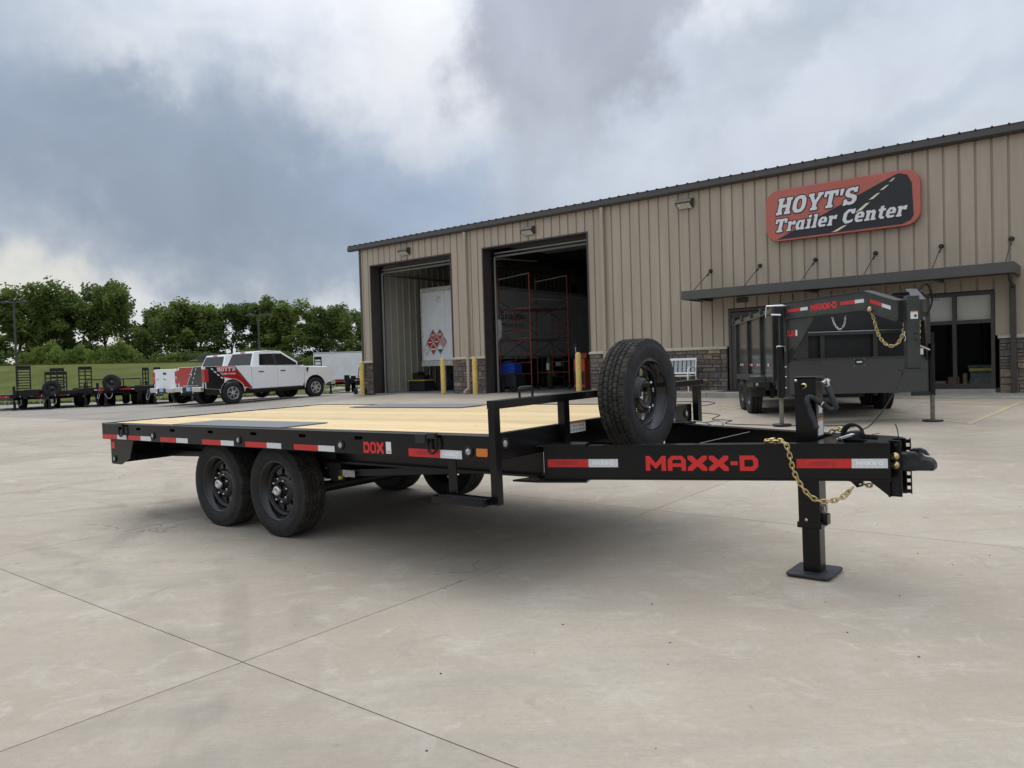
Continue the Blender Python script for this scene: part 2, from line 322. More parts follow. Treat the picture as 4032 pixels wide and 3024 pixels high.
leaf_mat('leaves_mid', (.100, .148, .036), (.178, .232, .060))
leaf_mat('leaves_light', (.14, .195, .045), (.22, .275, .07))
leaf_mat('leaves_dark', (.078, .122, .033), (.138, .192, .054))

# ---------------------------------------------------------------- mesh helpers
class MB:
    def __init__(s): s.v = []; s.f = []; s.m = []; s.names = []; s.cur = 0; s.sm = []
    def use(s, name):
        if name not in s.names: s.names.append(name)
        s.cur = s.names.index(name); return s
    def add(s, vs, fs, smooth=False):
        o = len(s.v); s.v += [tuple(v) for v in vs]
        for f in fs: s.f.append(tuple(i + o for i in f)); s.m.append(s.cur); s.sm.append(smooth)
        return s
    def box(s, x0, x1, y0, y1, z0, z1):
        return s.add([(x, y, z) for x in (x0, x1) for y in (y0, y1) for z in (z0, z1)],
                     [(0, 1, 3, 2), (4, 6, 7, 5), (0, 4, 5, 1), (2, 3, 7, 6), (0, 2, 6, 4), (1, 5, 7, 3)])
    def hexa(s, p):  # 8 points: bottom 4 ccw, top 4 ccw
        return s.add(p, [(3, 2, 1, 0), (4, 5, 6, 7), (0, 1, 5, 4), (1, 2, 6, 5), (2, 3, 7, 6), (3, 0, 4, 7)])
    def bar(s, a, b, wd, ht, up=(0, 0, 1)):  # box beam from a to b
        a, b, up = Vector(a), Vector(b), Vector(up); d = (b - a).normalized(); sd = d.cross(up)
        if sd.length < 1e-4: sd = d.cross(Vector((1, 0, 0)))
        sd.normalize(); u = sd.cross(d).normalized(); sd *= wd / 2; u *= ht / 2
        return s.hexa([a - sd - u, a + sd - u, b + sd - u, b - sd - u, a - sd + u, a + sd + u, b + sd + u, b - sd + u])
    def tube(s, pts, r, n=8, closed=False, caps=True):
        pts = [Vector(p) for p in pts]; N_ = len(pts); rings = []; pu = None
        rr = r if isinstance(r, (list, tuple)) else [r] * N_
        for i, p in enumerate(pts):
            if closed: d = pts[(i + 1) % N_] - pts[i - 1]
            else: d = pts[min(i + 1, N_ - 1)] - pts[max(i - 1, 0)]
            d.normalize()
            if pu is None:
                pu = d.orthogonal().normalized()
            else:
                pu = (pu - d * pu.dot(d)); pu = pu.normalized() if pu.length > 1e-6 else d.orthogonal().normalized()
            v = d.cross(pu)
            rings.append([p + (pu * math.cos(2 * PI * k / n) + v * math.sin(2 * PI * k / n)) * rr[i] for k in range(n)])
        vs = [q for rg in rings for q in rg]; fs = []
        for i in range(N_ if closed else N_ - 1):
            j = (i + 1) % N_
            for k in range(n): fs.append((i * n + k, i * n + (k + 1) % n, j * n + (k + 1) % n, j * n + k))
        s.add(vs, fs, True)
        if caps and not closed: s.add(rings[0], [tuple(range(n))[::-1]]); s.add(rings[-1], [tuple(range(n))])
        return s
    def cyl(s, a, b, r, n=16, r2=None):
        return s.tube([a, b], [r, r if r2 is None else r2], n)
    def lathe(s, prof, n=32, axis='y', c=(0, 0, 0), closed=False):  # prof (axial, radius)
        vs = []
        for k in range(n):
            t = 2 * PI * k / n; ct, st = math.cos(t), math.sin(t)
            for (a, r) in prof:
                if axis == 'y': vs.append((c[0] + r * ct, c[1] + a, c[2] + r * st))
                elif axis == 'z': vs.append((c[0] + r * ct, c[1] + r * st, c[2] + a))
                else: vs.append((c[0] + a, c[1] + r * ct, c[2] + r * st))
        P = len(prof); fs = []
        for k in range(n):
            q = (k + 1) % n
            for i in range(P if closed else P - 1):
                j = (i + 1) % P; fs.append((k * P + i, k * P + j, q * P + j, q * P + i))
        return s.add(vs, fs, True)
    def prism(s, poly, o, ax, ay, depth):  # polygon in plane(ax,ay) at o, extruded by depth vector
        o, ax, ay, depth = Vector(o), Vector(ax), Vector(ay), Vector(depth); n = len(poly)
        a = [o + ax * p[0] + ay * p[1] for p in poly]; b = [p + depth for p in a]
        return s.add(a + b, [tuple(range(n))[::-1], tuple(range(n, 2 * n))] + [(i, (i + 1) % n, n + (i + 1) % n, n + i) for i in range(n)])
    def build(s, name, parent=None, world=None, bevel=0, fix=True, **props):
        me = bpy.data.meshes.new(name); me.from_pydata(s.v, [], s.f)
        for nm in s.names: me.materials.append(MATS[nm])
        me.polygons.foreach_set('material_index', s.m); me.polygons.foreach_set('use_smooth', s.sm); me.update()
        if fix:
            b = bmesh.new(); b.from_mesh(me); bmesh.ops.recalc_face_normals(b, faces=b.faces); b.to_mesh(me); b.free()
        return link(name, me, parent, bevel, **props)
def link(name, me, parent=None, bevel=0, **props):
    o = bpy.data.objects.new(name, me); COL.objects.link(o)
    if parent: o.parent = parent
    if bevel:
        md = o.modifiers.new('bevel', 'BEVEL'); md.width = bevel; md.segments = 2; md.limit_method = 'ANGLE'; md.harden_normals = False
    for k, v in props.items(): o[k] = v
    return o
def empty(name, loc, rz=0, mtx=None, **props):
    o = bpy.data.objects.new(name, None); COL.objects.link(o); o.empty_display_size = .2
    if mtx is not None: o.matrix_world = mtx
    else: o.location = loc; o.rotation_euler = (0, 0, rz)
    for k, v in props.items(): o[k] = v
    return o
def tag(o, label, cat, group=None):
    o['label'] = label; o['category'] = cat
    if group: o['group'] = group
    return o
def copy_tree(o, parent=None):
    c = o.copy(); COL.objects.link(c)
    if parent is not None: c.parent = parent
    for ch in list(o.children): copy_tree(ch, c)
    return c
def MBu(name): return MB().use(name)

def text_geo(txt, width, height, offset=0., shear=0., extrude=0., res=3):
    cu = bpy.data.curves.new('t', 'FONT'); cu.body = txt; cu.size = 1; cu.offset = offset; cu.shear = shear; cu.resolution_u = res; cu.extrude = 0; cu.space_character = 1.0 + offset * 2
    ob = bpy.data.objects.new('t', cu); COL.objects.link(ob)
    dg = bpy.context.evaluated_depsgraph_get(); me = bpy.data.meshes.new_from_object(ob.evaluated_get(dg))
    bpy.data.objects.remove(ob); bpy.data.curves.remove(cu)
    return fit_geo(me, width, height)
def fit_geo(me, width, height):
    vs = [v.co.copy() for v in me.vertices]; fs = [tuple(p.vertices) for p in me.polygons]; bpy.data.meshes.remove(me)
    x0 = min(v.x for v in vs); x1 = max(v.x for v in vs); y0 = min(v.y for v in vs); y1 = max(v.y for v in vs)
    sx = width / (x1 - x0); sy = height / (y1 - y0) if height else sx
    return [((v.x - x0) * sx, (v.y - y0) * sy) for v in vs], fs
def put_text(mb, geo, o, ax, ay):
    o, ax, ay = Vector(o), Vector(ax), Vector(ay)
    mb.add([o + ax * p[0] + ay * p[1] for p in geo[0]], geo[1]); return mb
# blocky octagonal alphabet: outline loops on a unit-high grid
GL = {
 'M': (1.36, [[(0, 1), (.27, 1), (.68, .52), (1.09, 1), (1.36, 1), (1.36, 0), (1.06, 0), (1.06, .52), (.68, .12), (.30, .52), (.30, 0), (0, 0)]]),
 'A': (1.2, [[(0, 0), (0, .74), (.26, 1), (.94, 1), (1.2, .74), (1.2, 0), (.9, 0), (.9, .26), (.3, .26), (.3, 0)], [(.3, .5), (.9, .5), (.9, .66), (.82, .74), (.38, .74), (.3, .66)]]),
 'X': (1.26, [[(0, 0), (0, .22), (.32, .5), (0, .78), (0, 1), (.3, 1), (.63, .70), (.96, 1), (1.26, 1), (1.26, .78), (.94, .5), (1.26, .22), (1.26, 0), (.96, 0), (.63, .30), (.3, 0)]]),
 '-': (.46, [[(0, .37), (.46, .37), (.46, .63), (0, .63)]]),
 'D': (1.16, [[(0, 0), (0, 1), (.9, 1), (1.16, .74), (1.16, .26), (.9, 0)], [(.3, .27), (.76, .27), (.86, .37), (.86, .63), (.76, .73), (.3, .73)]]),
 'O': (1.1, [[(.24, 0), (0, .2), (0, .8), (.24, 1), (.86, 1), (1.1, .8), (1.1, .2), (.86, 0)], [(.36, .22), (.74, .22), (.8, .28), (.8, .72), (.74, .78), (.36, .78), (.3, .72), (.3, .28)]]),
 'J': (1.0, [[(.2, 0), (0, .2), (0, .4), (.3, .4), (.3, .26), (.62, .26), (.7, .34), (.7, 1), (1, 1), (1, .22), (.8, 0)]]),
}
def _ell(cx, cy, rx, ry, n=16, p=.8):
    return [(cx + rx * math.copysign(abs(math.cos(2 * PI * k / n)) ** p, math.cos(2 * PI * k / n)), cy + ry * math.copysign(abs(math.sin(2 * PI * k / n)) ** p, math.sin(2 * PI * k / n))) for k in range(n)]
SL = {
 'H': (.98, [[(0, 0), (.42, 0), (.42, .16), (.36, .16), (.36, .42), (.62, .42), (.62, .16), (.56, .16), (.56, 0), (.98, 0), (.98, .16), (.90, .16), (.90, .84), (.98, .84), (.98, 1), (.56, 1), (.56, .84), (.62, .84), (.62, .60), (.36, .60), (.36, .84), (.42, .84), (.42, 1), (0, 1), (0, .84), (.08, .84), (.08, .16), (0, .16)]]),
 'O': (.90, [_ell(.45, .5, .45, .52), _ell(.45, .5, .17, .32)]),
 'Y': (.96, [[(.26, 0), (.72, 0), (.72, .16), (.63, .16), (.63, .40), (.88, .84), (.96, .84), (.96, 1), (.60, 1), (.60, .84), (.64, .84), (.49, .58), (.34, .84), (.38, .84), (.38, 1), (0, 1), (0, .84), (.08, .84), (.35, .40), (.35, .16), (.26, .16)]]),
 'T': (.90, [[(.22, 0), (.68, 0), (.68, .16), (.59, .16), (.59, .82), (.72, .82), (.72, .66), (.90, .66), (.90, 1), (0, 1), (0, .66), (.18, .66), (.18, .82), (.31, .82), (.31, .16), (.22, .16)]]),
 "'": (.26, [[(.05, .62), (.19, .62), (.26, 1), (0, 1)]]),
 'S': (.80, [[(0, 0), (0, .34), (.2, .34), (.24, .22), (.42, .17), (.52, .22), (.52, .33), (.42, .40), (.18, .46), (.02, .6), (.02, .82), (.16, .97), (.42, 1), (.6, .96), (.62, 1), (.76, 1), (.76, .70), (.58, .70), (.52, .80), (.40, .83), (.30, .80), (.29, .70), (.38, .63), (.6, .57), (.78, .46), (.80, .22), (.66, .05), (.42, 0), (.22, .04), (.18, 0)]]),
 'r': (.58, [[(0, 0), (.36, 0), (.36, .14), (.30, .14), (.30, .44), (.40, .52), (.40, .44), (.60, .44), (.60, .73), (.44, .73), (.30, .62), (.30, .72), (0, .72), (0, .58), (.07, .58), (.07, .14), (0, .14)]]),
 'a': (.70, [[(0, .20), (0, .5), (.14, .72), (.62, .72), (.62, .14), (.70, .14), (.70, 0), (.42, 0), (.40, .06), (.3, 0), (.12, 0)], [(.24, .22), (.24, .48), (.30, .57), (.39, .57), (.39, .22), (.33, .16)]]),
 'i': (.36, [[(0, 0), (.36, 0), (.36, .14), (.3, .14), (.3, .72), (0, .72), (0, .58), (.07, .58), (.07, .14), (0, .14)], [(.07, .82), (.3, .82), (.3, 1), (.07, 1)]]),
 'l': (.36, [[(0, 0), (.36, 0), (.36, .14), (.3, .14), (.3, 1), (0, 1), (0, .86), (.07, .86), (.07, .14), (0, .14)]]),
 'e': (.62, [[(0, .2), (0, .52), (.16, .72), (.46, .72), (.62, .54), (.62, .29), (.23, .29), (.23, .22), (.30, .15), (.58, .17), (.58, .02), (.4, 0), (.16, 0)], [(.23, .42), (.39, .42), (.39, .5), (.35, .57), (.28, .57), (.23, .51)]]),
 'n': (.76, [[(0, 0), (.36, 0), (.36, .14), (.3, .14), (.3, .5), (.38, .55), (.44, .5), (.44, 0), (.76, 0), (.76, .14), (.68, .14), (.68, .58), (.56, .72), (.42, .72), (.30, .65), (.30, .72), (0, .72), (0, .58), (.07, .58), (.07, .14), (0, .14)]]),
 't': (.48, [[(.10, .16), (.26, 0), (.48, 0), (.48, .15), (.38, .15), (.33, .2), (.33, .56), (.48, .56), (.48, .72), (.33, .72), (.33, .92), (.10, .88), (.10, .72), (0, .72), (0, .56), (.10, .56)]]),
 'C': (.78, [[(0, .26), (0, .74), (.24, 1), (.5, 1), (.6, .96), (.62, 1), (.78, 1), (.78, .66), (.58, .66), (.5, .8), (.38, .82), (.26, .7), (.26, .3), (.38, .18), (.56, .2), (.74, .28), (.74, .08), (.5, 0), (.24, 0)]]),
 ' ': (.30, []),
}
def slab_text(txt, width, height, shear=.26, gap=.09):
    # build with unit-high glyphs; total height stays the cap height
    g = dict(GL); GL.clear(); GL.update(SL)
    try: vs, fs = block_text(txt, 1, None, gap, raw=True)
    finally: GL.clear(); GL.update(g)
    vs = [(x + shear * y, y) for x, y in vs]; x0 = min(v[0] for v in vs); x1 = max(v[0] for v in vs); sx = width / (x1 - x0)
    return [((x - x0) * sx, y * height) for x, y in vs], fs
def block_text(txt, width, height, gap=.12, raw=False):
    cu = bpy.data.curves.new('g', 'CURVE'); cu.dimensions = '2D'; cu.fill_mode = 'BOTH'; x = 0
    for ch in txt:
        wd, loops = GL[ch]
        for lp in loops:
            s_ = cu.splines.new('POLY'); s_.points.add(len(lp) - 1); s_.use_cyclic_u = True
            for p, q in zip(s_.points, lp): p.co = (x + q[0], q[1], 0, 1)
        x += wd + gap
    ob = bpy.data.objects.new('g', cu); COL.objects.link(ob); dg = bpy.context.evaluated_depsgraph_get(); me = bpy.data.meshes.new_from_object(ob.evaluated_get(dg))
    bpy.data.objects.remove(ob); bpy.data.curves.remove(cu)
    if raw:
        r = [(v.co.x, v.co.y) for v in me.vertices], [tuple(p.vertices) for p in me.polygons]; bpy.data.meshes.remove(me); return r
    return fit_geo(me, width, height)

# ---------------------------------------------------------------- terrain
TH = -.675; UX, UY = math.cos(TH), math.sin(TH); NX, NY = -UY, UX
A0 = (-5.64, 29.504)
def sst(a, b, v):
    t = max(0, min(1, (v - a) / (b - a))); return t * t * (3 - 2 * t)
def gz(x, y):
    n = NX * x + NY * y; u = UX * x + UY * y; m = min(n, 19.6) - 3.4
    z = .013 * m + (.00083 * m * m if m > 0 else 0)
    if u < -22.6: z *= max(0, 1 - .055 * (-22.6 - u))
    if m < -4: z = .013 * -4
    return z
def berm(x, y):
    k = 1 - sst(-22, -12, x)
    h = 2.42 + .012 * (-x - 30)
    return (h * sst(45.5, 60, y) - .80 * sst(60.8, 65, y)) * k
def hz(x, y): return gz(x, y) + berm(x, y)
def sheet(name, xs, ys, off, m, keep=lambda x, y: True, fn=hz, **props):
    mb = MBu(m); idx = {}
    for i, x in enumerate(xs):
        for j, y in enumerate(ys): idx[i, j] = len(mb.v); mb.v.append((x, y, fn(x, y) + off))
    for i in range(len(xs) - 1):
        for j in range(len(ys) - 1):
            if keep((xs[i] + xs[i + 1]) / 2, (ys[j] + ys[j + 1]) / 2):
                mb.f.append((idx[i, j], idx[i + 1, j], idx[i + 1, j + 1], idx[i, j + 1])); mb.m.append(0); mb.sm.append(True)
    return mb.build(name, **props)
def frange(a, b, st):
    r = []; v = a
    while v < b - 1e-6: r.append(v); v += st
    r.append(b); return r
xs = [-700, -400, -200, -120] + frange(-80, 50, 2) + [100, 300, 700]
ys = [-200, -60, -20] + frange(-8, 80, 2) + [120, 250, 500, 900]
sheet('ground', xs, ys, -.022, 'asphalt', kind='structure')
sheet('grass_bank', [-700, -300, -120] + frange(-80, -10, 1.4), frange(43.5, 72, 1.0) + [100, 200, 400, 900], .0, 'grass', keep=lambda x, y: (x < -12), kind='structure')
# tufts along the crest and foot of the bank
def tufts():
    mb = MBu('grass')
    for i in range(2600):
        x = random.uniform(-50, -13); y = random.choice([random.uniform(59, 61.0), random.uniform(59.5, 60.8), random.uniform(43.6, 45)]); z = hz(x, y)
        for k in range(3):
            a = random.uniform(0, PI); h = random.uniform(.05, .16); dx, dy = math.cos(a) * .04, math.sin(a) * .04; px, py = x + random.uniform(-.2, .2), y + random.uniform(-.1, .1)
            mb.add([(px - dx, py - dy, z - .02), (px + dx, py + dy, z - .02), (px + random.uniform(-.05, .05), py, z + h)], [(0, 1, 2)])
    return mb.build('grass_tufts', fix=False, kind='stuff')
tufts()

# concrete slabs, saw-cut joints between them
slab_root = empty('pavement', (0, 0, 0), kind='structure')
GU, GN, SU, SN, GAP = -3.2, 1.95, 3.53, 3.93, .0065
for i in range(-12, 6):
    for j in range(-2, 5):
        u0, u1 = GU + i * SU, GU + (i + 1) * SU; n0, n1 = GN + j * SN, GN + (j + 1) * SN
        if j == 4: n1 = 19.545
        uc, nc = (u0 + u1) / 2, (n0 + n1) / 2; x, y = uc * UX + nc * NX, uc * UY + nc * NY
        if uc < -22.6 and nc > 9.8: continue
        if y < -1.5 or abs(x) > .72 * y + 5.5 or (uc < -40): continue
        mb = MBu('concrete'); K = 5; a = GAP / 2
        for p in range(K + 1):
            for q in range(K + 1):
                u = u0 + a + (u1 - u0 - GAP) * p / K; n = n0 + a + (n1 - n0 - GAP) * q / K; X, Y = u * UX + n * NX, u * UY + n * NY
                mb.v.append((X, Y, gz(X, Y)))
        for p in range(K):
            for q in range(K): mb.f.append((p * (K + 1) + q, (p + 1) * (K + 1) + q, (p + 1) * (K + 1) + q + 1, p * (K + 1) + q + 1)); mb.m.append(0); mb.sm.append(False)
        ring = [(p, 0) for p in range(K)] + [(K, q) for q in range(K)] + [(p, K) for p in range(K, 0, -1)] + [(0, q) for q in range(K, 0, -1)]
        base = len(mb.v)
        for (p, q) in ring: v = mb.v[p * (K + 1) + q]; mb.v.append((v[0], v[1], v[2] - .02))
        for t in range(len(ring)):
            t2 = (t + 1) % len(ring); g = lambda r_: r_[0] * (K + 1) + r_[1]
            mb.f.append((g(ring[t]), g(ring[t2]), base + t2, base + t)); mb.m.append(0); mb.sm.append(False)
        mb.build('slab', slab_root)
# debris specks on the concrete
mb = MBu('leaf_debris')
for i in range(80):
    y = random.uniform(1.6, 14); x = random.uniform(-.62, .62) * y; r = random.uniform(.0025, .006); z = gz(x, y) + .002
    k = random.randint(4, 6); a0 = random.uniform(0, 6)
    ring = [(x + r * math.cos(a0 + 2 * PI * t / k) * random.uniform(.6, 1.3), y + r * math.sin(a0 + 2 * PI * t / k) * random.uniform(.6, 1.3), z) for t in range(k)]
    mb.add(ring + [(x, y, z + r * .6)], [(t, (t + 1) % k, k) for t in range(k)])
mb.build('dirt_specks', kind='stuff')
# painted parking lines
def paint_line(a, b, wd=.1):
    mb = MBu('line_yellow'); a, b = Vector(a), Vector(b); d = (b - a).normalized(); p = Vector((-d.y, d.x)) * wd / 2; K = 8; vs = []
    for k in range(K + 1):
        c = a.lerp(b, k / K)
        for q in (c - p, c + p): vs.append((q.x, q.y, gz(q.x, q.y) + .004))
    mb.add(vs, [(2 * k, 2 * k + 1, 2 * k + 3, 2 * k + 2) for k in range(K)]); return mb.build('painted_line', line_root)
line_root = empty('parking_lines', (0, 0, 0), kind='structure')
for a, b in [((6.73, 13.49), (7.0, 11.88)), ((6.93, 11.73), (9.5, 14.42)), ((7.0, 11.9), (6.2, 16.4)), ((4.04, 16.13), (4.28, 15.3)), ((5.14, 16.35), (6.2, 17.2)), ((3.6, 15.6), (3.95, 13.9)), ((4.6, 17.2), (5.1, 14.2)), ((8.24, 16.52), (9.7, 14.2)), ((5.0, 16.9), (3.4, 15.2)), ((9.2, 14.1), (8.0, 15.8))]:
    paint_line(a, b, .09)

# ---------------------------------------------------------------- the workshop building
BZ = .42
bld = empty('workshop_building', (A0[0], A0[1], BZ), TH)
tag(bld, 'long tan ribbed metal workshop with brown eave, two open bay doors and stone base', 'building')
SEND = 30.0
def siding(s0, s1, z0, z1, y=0., out=-1, m='siding', name='wall_panel', parent=None):
    """ribbed sheet in plane y, ribs pointing to out; ribs every .305"""
    P = .305; pts = []
    def h(s):
        t = (s / P) % 1.0 * P; d = min(abs(t - P / 2), P)
        if d < .014: return 0
        if d < .025: return .036 * (d - .014) / .011
        return .036
    ks = [s0, s1]
    k = math.floor(s0 / P) - 1
    while k * P < s1:
        for t in (.1275, .1385, .1665, .1775):
            v = k * P + t
            if s0 < v < s1: ks.append(v)
        k += 1
    ks = sorted(ks); mb = MBu(m); n = len(ks); vs = []
    for v in ks:
        vs.append((v, y + out * h(v), z0)); vs.append((v, y + out * h(v), z1))
    mb.add(vs, [(2 * i, 2 * i + 2, 2 * i + 3, 2 * i + 1) for i in range(n - 1)])
    return mb.build(name, parent or bld, fix=False)
D1, D2, DH = (.60, 4.71), (6.18, 10.28), 4.80
ENT, WIN = (14.62, 17.0), (17.3, 20.60)
HEAD, EAVE, CAPZ = 2.21, 5.50, 1.24
PW = .915
k = 0
while k * PW < SEND:
    a, b = k * PW, min((k + 1) * PW, SEND); k += 1
    cuts = sorted(set([a, b] + [e for e in (*D1, *D2, ENT[0], WIN[1]) if a + .02 < e < b - .02]))
    for s0, s1 in zip(cuts, cuts[1:]):
        mid = (s0 + s1) / 2
        z0 = CAPZ
        if D1[0] < mid < D1[1] or D2[0] < mid < D2[1]: z0 = DH
        elif ENT[0] < mid < WIN[1]: z0 = HEAD + .02
        siding(s0, s1, z0, EAVE)
# side wall (left gable) seen as a sliver, roof, eave
MBu('brown_trim').box(-.03, .075, -.055, .10, 0, EAVE).build('corner_trim', bld)
for s in (-.012, SEND - .02):
    MBu('siding').prism([(.1, 0), (22, 0), (22, 5.52), (11, 6.12), (.1, 5.56)], (s, 0, 0), (0, 1, 0), (0, 0, 1), (.012, 0, 0)).build('gable_wall', bld)
MBu('siding').box(0, SEND - .03, 21.95, 21.98, 0, 5.5).build('back_wall', bld)
rf = MBu('roof_brown'); rf.add([(-.5, -.18, 5.66), (SEND, -.18, 5.66), (SEND, 11, 6.2), (-.5, 11, 6.2), (SEND, 22, 5.6), (-.5, 22, 5.6)], [(0, 1, 2, 3), (3, 2, 4, 5)])
rf.add([(-.5, -.18, 5.60), (SEND, -.18, 5.60), (SEND, 11, 6.14), (-.5, 11, 6.14), (SEND, 22, 5.54), (-.5, 22, 5.54)], [(3, 2, 1, 0), (5, 4, 2, 3)])
roof = rf.build('roof', bld, fix=False)
ribs = MBu('roof_brown'); k = 0
while -.42 + k * .305 < SEND:
    s = -.42 + k * .305; ribs.hexa([(s - .026, -.195, 5.655), (s + .026, -.195, 5.655), (s + .026, 11, 6.2), (s - .026, 11, 6.2), (s - .010, -.195, 5.683), (s + .010, -.195, 5.683), (s + .010, 11, 6.228), (s - .010, 11, 6.228)]); k += 1
ribs.build('roof_ribs', roof, kind='stuff')
ev = MBu('roof_brown'); ev.prism([(-.17, 5.65), (-.20, 5.50), (-.17, 5.455), (-.04, 5.455), (-.04, 5.50), (-.002, 5.50), (-.002, 5.60)], (-.52, 0, 0), (0, 1, 0), (0, 0, 1), (SEND + .5, 0, 0)); ev.build('eave_gutter', bld)
# door openings: brown lining
for s0, s1 in (D1, D2):
    t = MBu('brown_trim')
    t.box(s0 - .03, s0 + .01, -.062, .36, 0, DH + .03); t.box(s1 - .01, s1 + .03, -.062, .36, 0, DH + .03); t.box(s0 + .01, s1 - .01, -.062, .36, DH - .01, DH + .03)
    t.build('door_frame', bld)
    t = MBu('scaffold_galv')
    for s in (s0 + .14, s1 - .14): t.box(s - .02, s + .02, .38, .43, .02, DH - .25)
    t.tube([(s0 + .14, .40, DH - .30), (s0 + .14, 2.8, DH - .18)], .025, 6); t.tube([(s1 - .14, .40, DH - .30), (s1 - .14, 2.8, DH - .18)], .025, 6)
    t.tube([(s0 + .1, .46, DH - .12), (s1 - .1, .46, DH - .12)], .03, 8)
    t.build('door_track', bld)
    dr = MBu('strip_grey'); dr.box(s0 + .12, s1 - .12, .5, 3.5, DH + .16, DH + .20); dr.box(s0 + .12, s1 - .12, .44, .48, DH - .27, DH - .21); dr.build('overhead_door', bld)
# interior
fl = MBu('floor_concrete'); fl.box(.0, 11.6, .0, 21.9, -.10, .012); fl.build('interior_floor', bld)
siding(.62 - .6, 21.6, 0, 0.001, name='base_flashing')
def inner_wall(pts_u, z0, z1, m='siding_inside'):
    """ribbed liner sheet following a straight line between two local points"""
    (x0, y0), (x1, y1) = pts_u; L_ = math.hypot(x1 - x0, y1 - y0); dx, dy = (x1 - x0) / L_, (y1 - y0) / L_; nx, ny = dy, -dx; mb = MBu(m); vs = []; v = 0; st = [(0, 0), (.26, 0), (.28, .03), (.32, .03), (.34, 0)]; n = 0
    while v < L_:
        for a, h in st:
            q = min(v + a, L_); vs += [(x0 + dx * q + nx * h, y0 + dy * q + ny * h, z0), (x0 + dx * q + nx * h, y0 + dy * q + ny * h, z1)]; n += 1
        v += .34
    mb.add(vs, [(2 * i, 2 * i + 1, 2 * i + 3, 2 * i + 2) for i in range(n - 1)]); return mb.build('liner_wall', bld)
inner_wall(((.10, .42), (.10, 21.8)), .01, 5.4)
inner_wall(((.10, 21.8), (11.5, 21.8)), .01, 5.7)
inner_wall(((11.55, 21.8), (11.55, .42)), .01, 5.4)
cl = MBu('ceiling_insul'); cl.add([(.1, .3, 5.42), (11.6, .3, 5.42), (11.6, 11, 5.98), (.1, 11, 5.98), (11.6, 21.8, 5.42), (.1, 21.8, 5.42)], [(0, 1, 2, 3), (3, 2, 4, 5)]); cl.build('insulated_ceiling', bld, fix=False)
pu = MBu('dark_steel')
for y in (1.5, 3.3, 5.1, 6.9, 8.7, 10.5, 12.5, 14.5, 16.5): z = 5.40 + min(y, 22 - y) * .049; pu.box(.1, 11.5, y, y + .07, z - .22, z - .03)
pu.build('purlins', bld, kind='stuff')
bm_ = MBu('dark_steel')
for s in (.22, 5.85, 11.3):
    for y in (.62, 7.2, 14.0): bm_.box(s - .1, s + .1, y, y + .25, .01, 5.05)
bm_.build('steel_columns', bld)
# front wall inner face so that light does not leak
fi = MBu('siding_inside')
fi.box(.1, D1[0], .30, .34, .0, 5.40); fi.box(D1[1], D2[0], .30, .34, 0, 5.40); fi.box(D2[1], 11.6, .30, .34, 0, 5.40); fi.box(D1[0], D1[1], .37, .40, DH, 5.40); fi.box(D2[0], D2[1], .37, .40, DH, 5.40)
fi.build('inner_front_wall', bld)

# stone wainscot
def wains(s0, s1, zb=0., seed=1):
    rnd = random.Random(seed)
    back = MBu('mortar'); back.box(s0, s1, -.055, -.001, zb, 1.17); wb = back.build('stone_wainscot', bld)
    z = zb + .004
    while z < 1.16:
        h = rnd.choice([.085, .11, .13, .15, .18]);
        if z + h > 1.13: h = 1.168 - z
        s = s0 + .003
        while s < s1 - .01:
            l = rnd.uniform(.16, .46) * (1.15 if h < .11 else .85)
            if s + l > s1 - .12: l = s1 - .003 - s
            big = (h > .12 and rnd.random() < .25)
            d = rnd.uniform(.012, .034); mm = 'stone_%d' % rnd.choice([0, 0, 1, 1, 2, 2, 3, 3, 6, 6, 4, 5 if rnd.random() < .6 else 1])
            pcs = [(z, h)]
            if h > .12 and rnd.random() < .35: pcs = [(z, h * .48), (z + h * .5, h * .5)]
            for zz_, hh in pcs:
                g = .005; j = lambda: rnd.uniform(-.004, .004)
                a, b, c, e = s + g, s + l - g, zz_ + g, zz_ + hh - g; y0, y1 = -.0545, -.055 - d; q = .010
                mb = MBu(mm if hh == h else 'stone_%d' % rnd.choice([0, 1, 2, 3, 4])); mb.hexa([(a, y0, c), (b, y0, c), (b - q, y1 + j(), c + q + j() / 2), (a + q, y1 + j(), c + q + j() / 2), (a, y0, e), (b, y0, e), (b - q, y1 + j(), e - q + j() / 2), (a + q, y1 + j(), e - q + j() / 2)])
                mb.build('stone', wb)
            s += l
        z += h
    cp = MBu('stone_cap'); s = s0 - .02; k = 0
    while s < s1 - .01:
        e = min(s + .92, s1 + .02)
        if s1 + .02 - e < .2: e = s1 + .02
        cp.hexa([(s, -.115, 1.172), (e - .004, -.115, 1.172), (e - .004, -.038, 1.172), (s, -.038, 1.172), (s, -.115, 1.222), (e - .004, -.115, 1.222), (e - .004, -.038, 1.25), (s, -.038, 1.25)]); s = e
    cp.build('sill_cap', wb)
wains(.07, D1[0] - .02, 0, 3); wains(D1[1] + .02, D2[0] - .02, 0, 4); wains(D2[1] + .02, ENT[0] - .05, .0, 5); wains(WIN[1] + .08, 23.0, 0, 6)
# downspouts
for s in (5.46, 10.86):
    d = MBu('siding'); d.box(s - .05, s + .05, -.16, -.085, .12, 5.44); d.hexa([(s - .05, -.36, .02), (s + .05, -.36, .02), (s + .05, -.12, .10), (s - .05, -.12, .10), (s - .05, -.36, .10), (s + .05, -.36, .10), (s + .05, -.162, .20), (s - .05, -.162, .20)])
    d.box(s - .056, s + .056, -.166, -.084, 2.7, 2.74); d.build('downspout', bld, bevel=.006)
